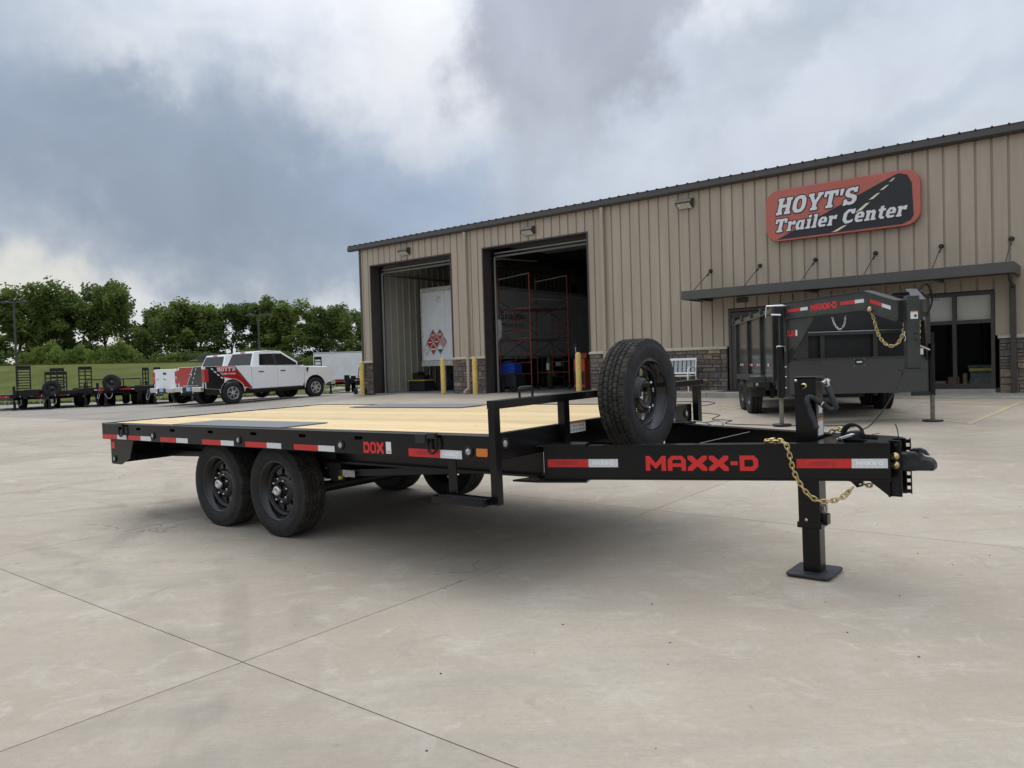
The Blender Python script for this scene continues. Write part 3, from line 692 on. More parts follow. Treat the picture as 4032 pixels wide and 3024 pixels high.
# wall lamps
def wall_lamp(s, z, label):
    r = empty('wall_lamp', (0, 0, 0)); r.parent = bld; r.location = (s, -.04, z); r.scale = (.88, .88, .88)
    h = MBu('brown_trim'); h.prism([(0, -.10), (0, .17), (-.20, .12), (-.26, .03), (-.24, -.01), (-.05, -.14)], (-.26, 0, 0), (0, 1, 0), (0, 0, 1), (.52, 0, 0)); h.build('lamp_housing', r, bevel=.01)
    g = MBu('lamp_glass'); g.add([(-.22, -.245, -.012), (.22, -.245, -.012), (.22, -.066, -.142), (-.22, -.066, -.142)], [(0, 1, 2, 3)]); g.build('lamp_glass', r)
    return r
for s, z in ((2.55, 5.12), (8.15, 5.12), (13.5, 5.14)): wall_lamp(s, z, '')
# entrance and window storefront
zb = .09
st = MBu('brown_trim')
st.box(ENT[0], WIN[1], -.05, .10, HEAD - .07, HEAD); st.box(ENT[0], ENT[0] + .07, -.05, .10, 0, HEAD - .07); st.box(WIN[1] - .07, WIN[1], -.05, .10, .09, HEAD - .07)
st.box(WIN[0], WIN[1] - .07, -.05, .10, .09, .20); st.box(ENT[1], WIN[0], -.05, .10, .09, HEAD - .07)
st.box(19.80, 19.87, -.05, .10, .20, HEAD - .07); st.box(18.50, 18.57, -.05, .10, .20, HEAD - .07)
st.box(WIN[0], 18.50, -.045, .09, 1.52, 1.60); st.box(18.57, 19.80, -.045, .09, 1.52, 1.60); st.box(19.87, WIN[1] - .07, -.045, .09, 1.52, 1.60)
st.box(15.78, 15.85, -.05, .1, .09, HEAD - .07); st.build('storefront_frame', bld)
for a, b, c, d in [(WIN[0], 18.50, .2, 1.52), (18.57, 19.80, .2, 1.52), (19.87, 20.53, .2, 1.52), (WIN[0], 18.50, 1.60, 2.14), (18.57, 19.80, 1.60, 2.14), (19.87, 20.53, 1.60, 2.14), (15.85, ENT[1], .1, 2.14)]:
    MBu('window_glass').add([(a, .03, c), (b, .03, c), (b, .03, d), (a, .03, d)], [(0, 1, 2, 3)]).build('window_pane', bld)
for a, b in ((WIN[0], 18.49), (18.58, 19.79), (19.88, 20.52)):
    MBu('panel_tan').box(a, b, .06, .07, 1.605, 2.135).build('tan_panel', bld)  # plain tan panel behind each upper pane
dr = MBu('brown_trim'); dr.box(14.69, 14.80, -.03, .03, .1, 2.12); dr.box(15.66, 15.77, -.03, .03, .1, 2.12); dr.box(14.80, 15.66, -.03, .03, 2.0, 2.12); dr.box(14.80, 15.66, -.03, .03, .1, .34); dro = dr.build('entrance_door', bld)
MBu('window_glass').add([(14.80, 0, .34), (15.66, 0, .34), (15.66, 0, 2.0), (14.80, 0, 2.0)], [(0, 1, 2, 3)]).build('door_pane', dro)
MBu('zinc').box(15.55, 15.58, -.09, -.03, .95, 1.25).build('door_handle', dro)
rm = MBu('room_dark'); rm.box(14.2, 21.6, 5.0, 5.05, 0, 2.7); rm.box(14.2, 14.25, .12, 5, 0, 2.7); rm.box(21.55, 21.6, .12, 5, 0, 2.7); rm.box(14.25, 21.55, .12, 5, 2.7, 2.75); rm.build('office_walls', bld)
MBu('floor_concrete').box(14.25, 21.55, .11, 5, .0, .09).build('office_floor', bld)
MBu('kerb_concrete').box(17.9, 20.60, -.12, .10, -.06, .088).build('window_footing', bld)
MBu('brown_trim').box(14.86, 15.16, -.06, -.0, 2.36, 2.50).build('wall_vent', bld)
# canopy
cz = 2.46; CS0, CS1, CD = 13.85, 21.08, -1.15
can = empty('entrance_canopy', (0, 0, 0)); can.parent = bld
MBu('canopy_grey').box(CS0, CS1, CD - .05, CD, cz, cz + .225).build('fascia', can, bevel=.006)
for s in (CS0, CS1 - .04): MBu('canopy_grey').box(s, s + .04, CD, -.04, cz + .003, cz + .222).build('end_fascia', can)
MBu('brown_trim').box(CS0 + .04, CS1 - .04, CD, -.04, cz + .06, cz + .10).build('canopy_deck', can)
for s in (14.16, 16.88, 19.61): MBu('brown_trim').box(s - .04, s + .04, CD, -.04, cz - .005, cz + .058).build('bracket', can)
for s in (14.16, 15.50, 16.88, 18.25, 19.61, 20.93):
    rr = MBu('brown_trim'); rr.tube([(s, -.06, 3.26), (s, CD + .04, cz + .23)], .012, 6); rr.tube([(s, -.16, 3.19), (s, -.26, 3.12)], .022, 6); rr.build('tie_rod', can)
    MBu('black_flat').lathe([(-.035, 0), (-.035, .05), (.0, .055), (.0, 0)], 12, 'y', (s, -.035, 3.27)).build('rod_anchor', can)
ds = MBu('brown_trim'); ds.tube([(21.0, CD + .06, cz + .1), (21.0, CD + .06, cz - .06), (20.96, -.6, cz - .12), (20.95, -.14, cz - .2)], .045, 8); ds.box(20.90, 21.0, -.19, -.10, .10, cz - .17); ds.hexa([(20.90, -.30, .02), (21.0, -.30, .02), (21.0, -.12, .06), (20.90, -.12, .06), (20.90, -.30, .09), (21.0, -.30, .09), (21.0, -.19, .16), (20.90, -.19, .16)]); ds.build('canopy_downspout', can)
# sidewalk in front of the shop front (kerb about .15 m high)
sw = empty('sidewalk', (A0[0], A0[1], BZ), TH, kind='structure')
edges = [11.2, 12.3, 14.6, 16.9, 18.6]
for a, b in zip(edges, edges[1:]): MBu('kerb_concrete').box(a + .004, b - .004, -1.46, -.06, -.3, .085).build('sidewalk_slab', sw, bevel=.012)
for a, b in ((18.6, 20.8), (20.8, 23.0)):
    w_ = MBu('kerb_concrete'); w_.hexa([(a + .004, -1.46, -.3), (b, -1.46, -.3), (b, -.12, -.3), (a + .004, -.12, -.3), (a + .004, -1.46, -.035), (b, -1.46, -.04), (b, -.12, .012), (a + .004, -.12, .012)]); w_.build('sidewalk_slab', sw)
MBu('mat_black').box(14.7, 16.3, -1.0, -.15, .0855, .098).build('door_mat', None)
o = bpy.data.objects['door_mat']; o.parent = None; o.matrix_world = bld.matrix_world.copy() if False else Matrix.Translation((A0[0], A0[1], BZ)) @ Matrix.Rotation(TH, 4, 'Z')
tag(o, 'black rubber mat lying before the glass shop entrance', 'door mat')

BM = Matrix.Translation((A0[0], A0[1], BZ)) @ Matrix.Rotation(TH, 4, 'Z')
# sign
sg = empty('shop_sign', (0, 0, 0), mtx=BM @ Matrix.Translation((15.74, -.06, 3.80)))
tag(sg, "red and black HOYT'S Trailer Center sign on the ribbed wall above the canopy", 'sign')
def rrect(x0, x1, z0, z1, r, n=7):
    out = []
    for cx_, cz_, a in ((x1 - r, z1 - r, 0), (x0 + r, z1 - r, 90), (x0 + r, z0 + r, 180), (x1 - r, z0 + r, 270)):
        for k in range(n + 1): t = R(a + 90 * k / n); out.append((cx_ + r * math.cos(t), cz_ + r * math.sin(t)))
    return out
SWd, SH = 3.50, 1.27
MBu('sign_red').prism(rrect(0, SWd, 0, SH, .33), (0, 0, 0), (1, 0, 0), (0, 0, 1), (0, -.14, 0)).build('sign_board', sg, bevel=.012)
def flat(mb, poly, y): mb.add([(p[0], y, p[1]) for p in poly], [tuple(range(len(poly)))]); return mb
flat(MBu('sign_black'), [(.26, .045), (3.12, .045), (3.30, .12), (3.36, .22), (3.33, .95), (3.24, 1.14), (3.08, 1.20), (2.98, 1.18)], -.1440).build('road_print', sg)
da = MBu('sign_yellow')
for x0, z0, x1, z1, wd in ((1.58, .06, 1.84, .19, .14), (2.10, .44, 2.36, .64, .12), (2.42, .70, 2.60, .83, .10), (2.66, .88, 2.80, .98, .085), (2.86, 1.04, 2.95, 1.12, .06)):
    flat(da, [(x0, z0), (x0 + wd, z0 + .01), (x1 + wd * .7, z1), (x1, z1 - .01)], -.1470)
da.build('road_dashes', sg)
X3, Z3 = (1, 0, 0), (0, 0, 1)
def sign_text(txt, x, z, wd, ht):
    o = MBu('sign_outline')
    g = slab_text(txt, wd, ht)
    for k in range(8): a = PI * k / 4; put_text(o, g, (x + .024 * math.cos(a), -.1480 - .0003 * k, z + .024 * math.sin(a)), X3, Z3)
    o.build('lettering_outline', sg)
    t = MBu('sign_white'); put_text(t, g, (x, -.1525, z), X3, Z3); t.build('lettering', sg)
sign_text("HOYT'S", .25, .65, 1.96, .40)
sign_text("Trailer Center", .24, .225, 3.0, .32)

# office things behind the glass
def shop_thing(name, label, cat, boxes):
    r = empty(name, (0, 0, 0), mtx=BM); tag(r, label, cat)
    for nm, m_, b in boxes: MBu(m_).box(*b).build(nm, r, bevel=.006)
shop_thing('display_case', 'glass display counter with a yellow top edge behind the window', 'counter', [('base', 'shop_green', (20.05, 20.52, .5, 1.1, .095, .46)), ('trim', 'shop_yellow', (20.03, 20.54, .48, 1.12, .462, .53)), ('top', 'shop_green', (20.0, 20.5, .55, 1.08, .532, .60))])
shop_thing('cardboard_box', 'brown cardboard box on the shop floor by the window mullion', 'box', [('carton', 'cardboard', (19.62, 19.84, .4, .6, .095, .34))])
shop_thing('cardboard_box', 'narrow upright cardboard box beside the display counter', 'box', [('carton', 'cardboard', (19.92, 19.99, .4, .6, .095, .42))])
shop_thing('floor_bag', 'pale sack lying low inside the window left of the box', 'sack', [('sack', 'label_grey', (19.2, 19.58, .4, .6, .095, .25))])

# bollards
def bollard(s, off, z0, label, nicks):
    p = BM @ Vector((s, -off, 0)); z = gz(p.x, p.y)
    r = empty('bollard', (p.x, p.y, z)); tag(r, label, 'bollard', 'yellow bollards beside the bay doors')
    H = 1.26
    b = MBu('bollard_yellow'); b.lathe([(0, .085), (H - .07, .085), (H - .03, .070), (H - .005, .035), (H, 0)], 20, 'z'); b.build('post', r)
    d = MBu('rust'); rnd = random.Random(int(s * 10))
    for k in range(nicks):
        a = rnd.uniform(-2.6, -.6); zz = rnd.choice([rnd.uniform(.02, .08), rnd.uniform(.1, .5), rnd.uniform(.8, 1.15)]); q = rnd.uniform(.006, .014)
        c = Vector((.0865 * math.cos(a), .0865 * math.sin(a), zz)); t = Vector((-math.sin(a), math.cos(a), 0))
        d.add([c + t * q, c + Vector((0, 0, q * 1.6)), c - t * q, c - Vector((0, 0, q * 1.3))], [(0, 1, 2, 3)])
    d.build('paint_chips', r)
bollard(.36, .42, 0, 'yellow bollard at the left corner of the building', 5)
bollard(4.56, .42, 0, 'yellow bollard in the middle of the left bay door by the semitrailer', 5)
bollard(6.01, .42, 0, 'yellow bollard against the stone pier between the bay doors', 8)
bollard(10.10, .42, 0, 'yellow bollard at the right side of the scaffold bay', 4)
# black hand truck leaning near the left corner
ht = empty('hand_truck', (0, 0, 0), mtx=BM @ Matrix.Translation((-.02, -.25, .0)) @ Matrix.Rotation(R(-100), 4, 'Z')); tag(ht, 'black hand truck leaning at the left corner of the building', 'hand truck')
q = MBu('black_flat'); q.tube([(-.14, .0, .06), (-.14, .28, 1.0), (-.10, .33, 1.12), (.10, .33, 1.12), (.14, .28, 1.0), (.14, .0, .06)], .015, 6); q.tube([(-.14, .08, .35), (.14, .08, .35)], .012, 6); q.tube([(-.14, .18, .68), (.14, .18, .68)], .012, 6); q.build('frame', ht)
MBu('black_flat').box(-.18, .18, -.2, .02, .0, .02).build('toe_plate', ht)
for x in (-.19, .19): MBu('rubber_dark').lathe([(-.025, .02), (-.025, .12), (.025, .12), (.025, .02)], 16, 'x', (x, .06, .12), True).build('wheel', ht)

# bench
bn = empty('bench', (0, 0, 0), mtx=BM @ Matrix.Translation((13.28, -.62, .086))); tag(bn, 'white metal bench with grey back slats against the stone wall', 'bench')
for x in (-.58, .58):
    q = MBu('bench_white'); q.tube([(x, -.30, 0), (x, -.32, .40), (x, -.30, .58), (x, -.20, .64), (x, .05, .62), (x, .14, .60)], .017, 8); q.tube([(x, .22, 0), (x, .14, .42), (x, .20, .88)], .02, 8); q.build('end_frame', bn)
q = MBu('bench_white'); q.box(-.6, .6, .17, .215, .82, .88); q.box(-.6, .6, .12, .16, .46, .50); q.build('back_rail', bn)
for i in range(9):
    x = -.5 + i * .125; MBu('bench_slat').hexa([(x - .045, .14, .50), (x + .045, .14, .50), (x + .045, .155, .50), (x - .045, .155, .50), (x - .045, .185, .82), (x + .045, .185, .82), (x + .045, .20, .82), (x - .045, .20, .82)]).build('back_slat', bn)
for i in range(5):
    y = -.30 + i * .095; MBu('bench_white').box(-.6, .6, y, y + .075, .40, .42).build('seat_slat', bn)
tb = empty('side_table', (0, 0, 0), mtx=BM @ Matrix.Translation((12.72, -1.1, .086))); tag(tb, 'small black side table with pale top in front of the white bench', 'table')
q = MBu('black_flat'); q.tube([(-.2, -.2, 0), (-.2, -.2, .42), (.2, -.2, .42), (.2, -.2, 0)], .014, 6); q.tube([(-.2, .2, 0), (-.2, .2, .42), (.2, .2, .42), (.2, .2, 0)], .014, 6); q.build('legs', tb)
MBu('bench_slat').box(-.2, .2, -.2, .2, .415, .43).build('table_top', tb)

# ---------------------------------------------------------------- semitrailer parked nose-in behind the left bay door
sm = empty('semitrailer', (0, 0, 0), mtx=BM @ Matrix.Translation((1.12, 2.05, 0))); tag(sm, 'white box semitrailer with hazard placards parked in the left bay', 'semitrailer')
WS, LS, ZB, ZT = 2.62, 14.6, 1.18, 4.02
MBu('semi_white').box(0, WS, .02, LS, ZB, ZT).build('box_body', sm, bevel=.02)
q = MBu('semi_frame'); q.box(-.01, WS + .01, -.03, .06, ZT - .16, ZT + .01); q.box(-.01, .05, -.03, .06, ZB, ZT - .16); q.box(WS - .05, WS + .01, -.03, .06, ZB, ZT - .16); q.build('rear_frame', sm)
q = MBu('semi_white'); q.box(.055, WS / 2 - .004, -.02, .019, ZB + .03, ZT - .165); q.build('left_door', sm, label='left rear door')
q = MBu('semi_white'); q.box(WS / 2 + .004, WS - .055, -.02, .019, ZB + .03, ZT - .165); q.build('right_door', sm, label='right rear door')
q = MBu('semi_frame'); q.box(0, WS, -.06, .10, ZB - .19, ZB - .002); q.build('bumper_sill', sm)
q = MBu('semi_frame'); q.box(WS, WS + .012, .1, LS, ZT - .14, ZT); q.box(WS, WS + .014, .1, LS, ZB, ZB + .12); q.build('side_rails', sm)
q = MBu('tape_red')
for k in range(12): q.use('tape_red' if k % 2 == 0 else 'tape_white'); q.box(WS + .0145, WS + .017, 1.6 + k * .42, 1.8 + k * .42, ZB + .03, ZB + .08)
q.build('reflective_tape', sm)
q = MBu('dark_steel'); q.box(.5, .65, 1, 12, ZB - .5, ZB - .19); q.box(WS - .65, WS - .5, 1, 12, ZB - .5, ZB - .19); q.build('chassis', sm)
for y in (2.0, 3.3):
    for x in (.05, WS - .55): MBu('rubber_dark').lathe([(0, .25), (0, .48), (.5, .48), (.5, .25)], 20, 'x', (x, y, .49), True).build('wheel', sm)
def placard(cx_, cz_, kind, num=None):
    y = -.024; s_ = .165; sx_ = .62 * s_ / .62
    q = MBu('placard_metal'); q.prism([(0, 1.62 * s_ * .86), (s_ * 1.12, 0), (0, -1.62 * s_ * .86), (-s_ * 1.12, 0)], (cx_, y, cz_), X3, Z3, (0, -.008, 0)); po = q.build('placard', sm)
    a, b = s_ * .92, s_ * 1.15
    q = MBu('placard_red' if kind != 'w' and kind != 'c' else 'label_white'); flat(q, [(cx_, cz_ + b), (cx_ + a, cz_), (cx_, cz_ - b), (cx_ - a, cz_)], y - .0105); q.build('placard_face', po)
    if kind == 'n':
        q = MBu('label_white'); flat(q, [(cx_ - .09, cz_ - .035), (cx_ + .09, cz_ - .035), (cx_ + .09, cz_ + .045), (cx_ - .09, cz_ + .045)], y - .0125); q.build('number_panel', po)
        q = MBu('label_ink'); put_text(q, text_geo(num, .15, .055, .02), (cx_ - .075, y - .0145, cz_ - .022), X3, Z3); q.build('number', po)
        q = MBu('label_white'); put_text(q, text_geo('3', .022, .04, .02), (cx_ - .011, y - .0125, cz_ - .115), X3, Z3); q.build('class_number', po)
    elif kind == 'b':
        q = MBu('label_white'); flat(q, [(cx_ - .15, cz_ - .028), (cx_ + .15, cz_ - .028), (cx_ + .15, cz_ + .028), (cx_ - .15, cz_ + .028)], y - .0125); q.build('band', po)
    elif kind == 's':
        q = MBu('label_white')
        for k in (-2, -1, 0, 1, 2): x = cx_ + k * .05; hh = b * (1 - abs(k) * .05 / a) - .02; flat(q, [(x - .009, cz_ - hh), (x + .009, cz_ - hh), (x + .009, cz_ + hh), (x - .009, cz_ + hh)], y - .0125)
        q.build('stripes', po)
    elif kind == 'c':
        q = MBu('label_ink'); flat(q, [(cx_ - a * .86, cz_ - .025), (cx_, cz_ - b * .9), (cx_ + a * .86, cz_ - .025)], y - .0125); q.build('black_half', po)
    elif kind == 'w':
        q = MBu('label_grey'); flat(q, [(cx_ - .07, cz_ - .02), (cx_ + .07, cz_ - .02), (cx_ + .07, cz_ + .02), (cx_ - .07, cz_ + .02)], y - .0125); q.build('grey_label', po)
    elif kind == 'f':
        q = MBu('label_white'); flat(q, [(cx_ - .1, cz_ - .015), (cx_ + .1, cz_ - .015), (cx_ + .1, cz_ + .02), (cx_ - .1, cz_ + .02)], y - .0125); q.build('wording', po)
px0, pz0 = .26, ZB + .46
placard(px0, pz0, 'w'); placard(px0 + .37, pz0, 'b'); placard(px0 + .74, pz0 + .01, 'c')
placard(px0 + .185, pz0 + .27, 'f'); placard(px0 + .555, pz0 + .28, 'f'); placard(px0 + .925, pz0 + .27, 's')
placard(px0 + .37, pz0 + .54, 'n', '1993'); placard(px0 + .74, pz0 + .55, 'n', '1263')
q = MBu('label_white'); q.lathe([(-.006, 0), (-.006, .11), (0, .11)], 20, 'y', (.98, -.022, 3.55)); q.build('round_sticker', sm)
q = MBu('label_grey'); put_text(q, text_geo('A T A', .13, .03, .02), (.915, -.030, 3.535), X3, Z3); q.build('sticker_letters', sm)
q = MBu('label_ink'); put_text(q, text_geo('2', .035, .06, .03), (.07, -.0215, ZB + .95), X3, Z3); q.build('unit_number', sm)
Y3 = (0, 1, 0)
q = MBu('label_ink')
put_text(q, text_geo('S', .19, .32, .01), (WS + .013, 1.72, 2.72), Y3, Z3); put_text(q, text_geo('AVANNAH', 1.28, .23, .01), (WS + .013, 1.95, 2.72), Y3, Z3)
put_text(q, text_geo('TRANSPORT INC', 1.40, .16, .0), (WS + .013, 1.76, 2.42), Y3, Z3); q.build('company_lettering', sm)

# scaffold
sc = empty('scaffold', (0, 0, 0), mtx=BM); tag(sc, 'red rolling scaffold tower with planks standing inside the right bay', 'scaffold')
P1, P2, P3, P4 = (5.46, 1.6), (6.82, 1.6), (5.82, 3.3), (7.22, 3.3)
ZS = 4.08
for (a, b) in ((P1, P2), (P3, P4)):
    q = MBu('scaffold_red')
    for p in (a, b): q.tube([(p[0], p[1], .22), (p[0], p[1], ZS)], .021, 8)
    for z in (.62, 1.76, 2.12, 2.84): q.tube([(a[0], a[1], z), (b[0], b[1], z)], .016, 6)
    for z in (1.0, 1.34, 2.48): q.tube([(a[0] + .68, a[1], z), (b[0], b[1], z)], .014, 6)
    for z0, z1 in ((.62, 1.76), (2.12, 2.84)): q.tube([(a[0] + .68, a[1], z0), (a[0] + .68, a[1], z1)], .014, 6)
    q.build('end_frame', sc)
q = MBu('scaffold_galv')
for a, b in ((P1, P2), (P3, P4)): q.tube([(a[0], a[1], ZS - .12), (b[0], b[1], ZS - .02)], .02, 6)
q.tube([(P2[0], P2[1], ZS - .9), (P4[0], P4[1], ZS - .9)], .018, 6); q.build('guard_rail', sc)
q = MBu('dark_steel')
for a, b in ((P1, P3), (P2, P4)):
    for z0 in (1.2, 2.3): q.tube([(a[0], a[1], z0), (b[0], b[1], z0 + .9)], .012, 5); q.tube([(a[0], a[1], z0 + .9), (b[0], b[1], z0)], .012, 5)
q.build('cross_brace', sc)
for z in (1.80, 2.86):
    MBu('scaffold_plank').hexa([(P1[0], P1[1], z), (P2[0], P2[1], z), (P4[0], P4[1], z), (P3[0], P3[1], z), (P1[0], P1[1], z + .06), (P2[0], P2[1], z + .06), (P4[0], P4[1], z + .06), (P3[0], P3[1], z + .06)]).build('platform', sc)
for p in (P1, P2, P3, P4):
    MBu('bin_yellow' if p is P1 else 'rubber_dark').lathe([(-.02, .02), (-.02, .09), (.02, .09), (.02, .02)], 14, 'y', (p[0], p[1], .102), True).build('caster', sc)
# rag, coiled hose, welder and clutter
o = MBu('rag'); pts = []
for k in range(14): t = k / 13; o.cur = 0
o.prism([(0, 0), (.20, -.02), (.24, -.35), (.20, -.62), (.10, -.78), (.02, -.74), (.08, -.5), (.10, -.3)], (0, 0, 0), (1, 0, 0), (0, 0, 1), (0, .10, 0)); o = o.build('hanging_rag', None, bevel=.02); o.matrix_world = BM @ Matrix.Translation((5.42, 1.42, 2.55)); tag(o, 'white cloth hanging on the near left scaffold post', 'cloth')
def inside(name, label, cat, loc, parts, bev=.01):
    r = empty(name, (0, 0, 0), mtx=BM @ Matrix.Translation(loc)); tag(r, label, cat)
    for nm, m_, b in parts: MBu(m_).box(*b).build(nm, r, bevel=bev)
    return r
wl = inside('welder_cart', 'blue welder on a black wheeled cart in front of the scaffold', 'welder', (6.42, 1.0, .012), [('welder_case', 'blue_plastic', (-.28, .28, -.2, .22, .62, .98)), ('cart_tray', 'black_flat', (-.34, .36, -.25, .27, .18, .60)), ('lid', 'deep_blue', (-.24, .10, -.15, .17, .985, 1.06))])
for x in (-.25, .27): MBu('rubber_dark').lathe([(-.03, .03), (-.03, .13), (.03, .13), (.03, .03)], 16, 'y', (x, -.26, .13), True).build('wheel', wl)
inside('storage_tote', 'black plastic tote with yellow lid edge inside the left bay wall', 'tote', (.75, 2.2, .012), [('tub', 'crate_black', (-.3, .55, -.3, .3, 0, .40)), ('lid', 'bin_yellow', (-.34, .59, -.34, .34, .402, .45))])
jk = inside('engine_parts', 'heap of black machine parts on top of the yellow lidded tote', 'machine parts', (.85, 2.2, .463), [('block', 'crate_black', (-.3, .0, -.2, .2, .0, .28)), ('block', 'black_flat', (.02, .35, -.22, .15, .0, .17)), ('pipe', 'dark_steel', (-.2, .3, -.05, .0, .28, .33))])
inside('grey_box', 'small pale grey box on the floor beneath the air hose', 'box', (1.45, 3.6, .012), [('box', 'label_grey', (-.17, .17, -.15, .15, 0, .33))])
js = inside('floor_jack_stand', 'blue leaning steel stand beside the semitrailer wheels', 'stand', (1.65, 3.3, .012), [('base', 'deep_blue', (-.2, .3, -.2, .2, 0, .08))])
MBu('deep_blue').bar((-.18, 0, .08), (.12, 0, 1.0), .12, .10).build('leaning_arm', js)
hs = MBu('rubber_dark'); pts = [(0, 0, 0)]
pts = [(.02, 0, 2.25), (.06, -.03, 1.9), (.02, -.05, 1.4), (-.12, -.06, .9), (-.14, -.06, .45), (.0, -.06, .2), (.22, -.05, .12), (.32, -.05, .5), (.26, -.05, .9), (.16, -.05, 1.0), (.06, -.05, .9), (.04, -.05, .5), (.16, -.05, .25), (.35, -.05, .2)]
def cr(pts, n=6):
    out = []
    P_ = [Vector(p) for p in pts]; P_ = [P_[0]] + P_ + [P_[-1]]
    for i in range(1, len(P_) - 2):
        a, b, c, d = P_[i - 1:i + 3]
        for k in range(n):
            t = k / n; out.append(.5 * ((2 * b) + (c - a) * t + (2 * a - 5 * b + 4 * c - d) * t * t + (3 * b - a - 3 * c + d) * t * t * t))
    out.append(P_[-2]); return out
hs.tube(cr(pts), .018, 6); o = hs.build('air_hose', None); o.matrix_world = BM @ Matrix.Translation((.65, 3.0, .05)) ; tag(o, 'black air hose hanging in loops on the left bay wall', 'hose')
for i, (x, y, h, m_, lb) in enumerate([(8.05, 3.1, 1.25, 'orange_dark', 'tall orange tool cabinet deep in the right bay'), (8.55, 2.2, 1.05, 'orange_dark', 'orange red machine by the right jamb of the scaffold bay')]):
    inside('tool_cabinet', lb, 'cabinet', (x, y, .012), [('case', m_, (-.22, .22, -.25, .25, .1, h)), ('drawer_front', 'black_flat', (-.2, .2, -.265, -.252, .2, h * .6)), ('top', 'dark_steel', (-.24, .24, -.27, .27, h + .002, h + .03))])
inside('work_bench', 'dark cluttered work bench along the back of the right bay', 'work bench', (8.2, 5.2, .012), [('table_top', 'dark_steel', (-1.6, 1.6, -.4, .4, .86, .92)), ('cabinet', 'crate_black', (-1.5, -.4, -.38, .38, 0, .855)), ('vise', 'deep_blue', (.6, .8, -.3, 0, .921, 1.12))])
gc = empty('gas_cylinder', (0, 0, 0), mtx=BM @ Matrix.Translation((6.15, 3.6, .012))); tag(gc, 'grey gas cylinder with white label behind the scaffold', 'gas cylinder')
MBu('cylinder_green').lathe([(0, .0), (0, .11), (1.1, .11), (1.22, .05), (1.25, .03), (1.32, .03), (1.32, 0)], 16, 'z').build('cylinder', gc)
MBu('label_white').box(-.06, .06, -.117, -.112, .7, .95).build('paper_label', gc)

# shop clutter behind and under the scaffold
for i, (nm, lb, ct_, loc, pcs) in enumerate([
    ('bucket_stack', 'pale bucket on a low dark dolly deep in the right bay', 'bucket', (7.3, 4.4, .012), [('dolly', 'crate_black', (-.2, .2, -.2, .2, 0, .14)), ('bucket', 'label_grey', (-.13, .13, -.13, .13, .141, .45))]),
    ('parts_shelf', 'dark steel parts shelf against the semitrailer side in the right bay', 'shelf', (5.0, 5.6, .012), [('shelf_board', 'dark_steel', (-.5, .5, -.2, .2, .40, .43)), ('shelf_board', 'dark_steel', (-.5, .5, -.2, .2, .80, .83)), ('upright', 'dark_steel', (-.54, -.50, -.2, .2, 0, 1.2)), ('upright', 'dark_steel', (.50, .54, -.2, .2, 0, 1.2)), ('carton', 'cardboard', (-.3, .0, -.15, .15, .431, .65)), ('carton', 'label_grey', (.1, .35, -.15, .15, .831, 1.0))]),
    ('shop_vacuum', 'black and red shop vacuum on the floor left of the scaffold', 'vacuum', (5.2, 2.9, .012), [('tank', 'crate_black', (-.2, .2, -.2, .2, .08, .42)), ('motor_head', 'scaffold_red', (-.17, .17, -.17, .17, .421, .58))]),
    ('floor_mat_roll', 'long dark roll lying on the left bay floor', 'roll', (1.3, 2.75, .012), [('roll', 'crate_black', (-.35, .35, -.12, .12, 0, .16))]),
    ('red_toolbox', 'red tool chest under the rear of the semitrailer', 'tool chest', (2.1, 4.9, .012), [('chest', 'placard_red', (-.25, .25, -.2, .2, .1, .95)), ('drawer_front', 'strip_grey', (-.23, .23, -.215, -.202, .55, .62)), ('drawer_front', 'strip_grey', (-.23, .23, -.215, -.202, .75, .80)), ('base', 'crate_black', (-.24, .24, -.19, .19, 0, .099))])]):
    inside(nm, lb, ct_, loc, pcs)
hk = empty('work_light', (0, 0, 0), mtx=BM @ Matrix.Translation((7.55, 3.25, 1.62))); tag(hk, 'small chrome work gun hanging from the right scaffold plank', 'tool')
MBu('label_white').tube([(0, 0, -.10), (.02, 0, -.38)], .022, 8).build('nozzle', hk); MBu('dark_steel').box(-.05, .09, -.03, .03, -.11, .02).build('handle', hk)
sp_ = MBu('strip_grey'); sp_.box(.12, .17, .5, 18, 4.55, 4.62); sp_.box(.12, .16, 2.9, 2.95, 1.2, 4.5); sp_.build('conduit', bld)
vl = MBu('dark_steel'); vl.tube([(.16, 2.93, 2.45), (.28, 2.93, 2.45), (.28, 2.93, 2.2)], .03, 6); vl.tube([(.16, 2.93, 2.1), (.30, 2.93, 2.05)], .025, 6); vl.build('air_valve', bld)

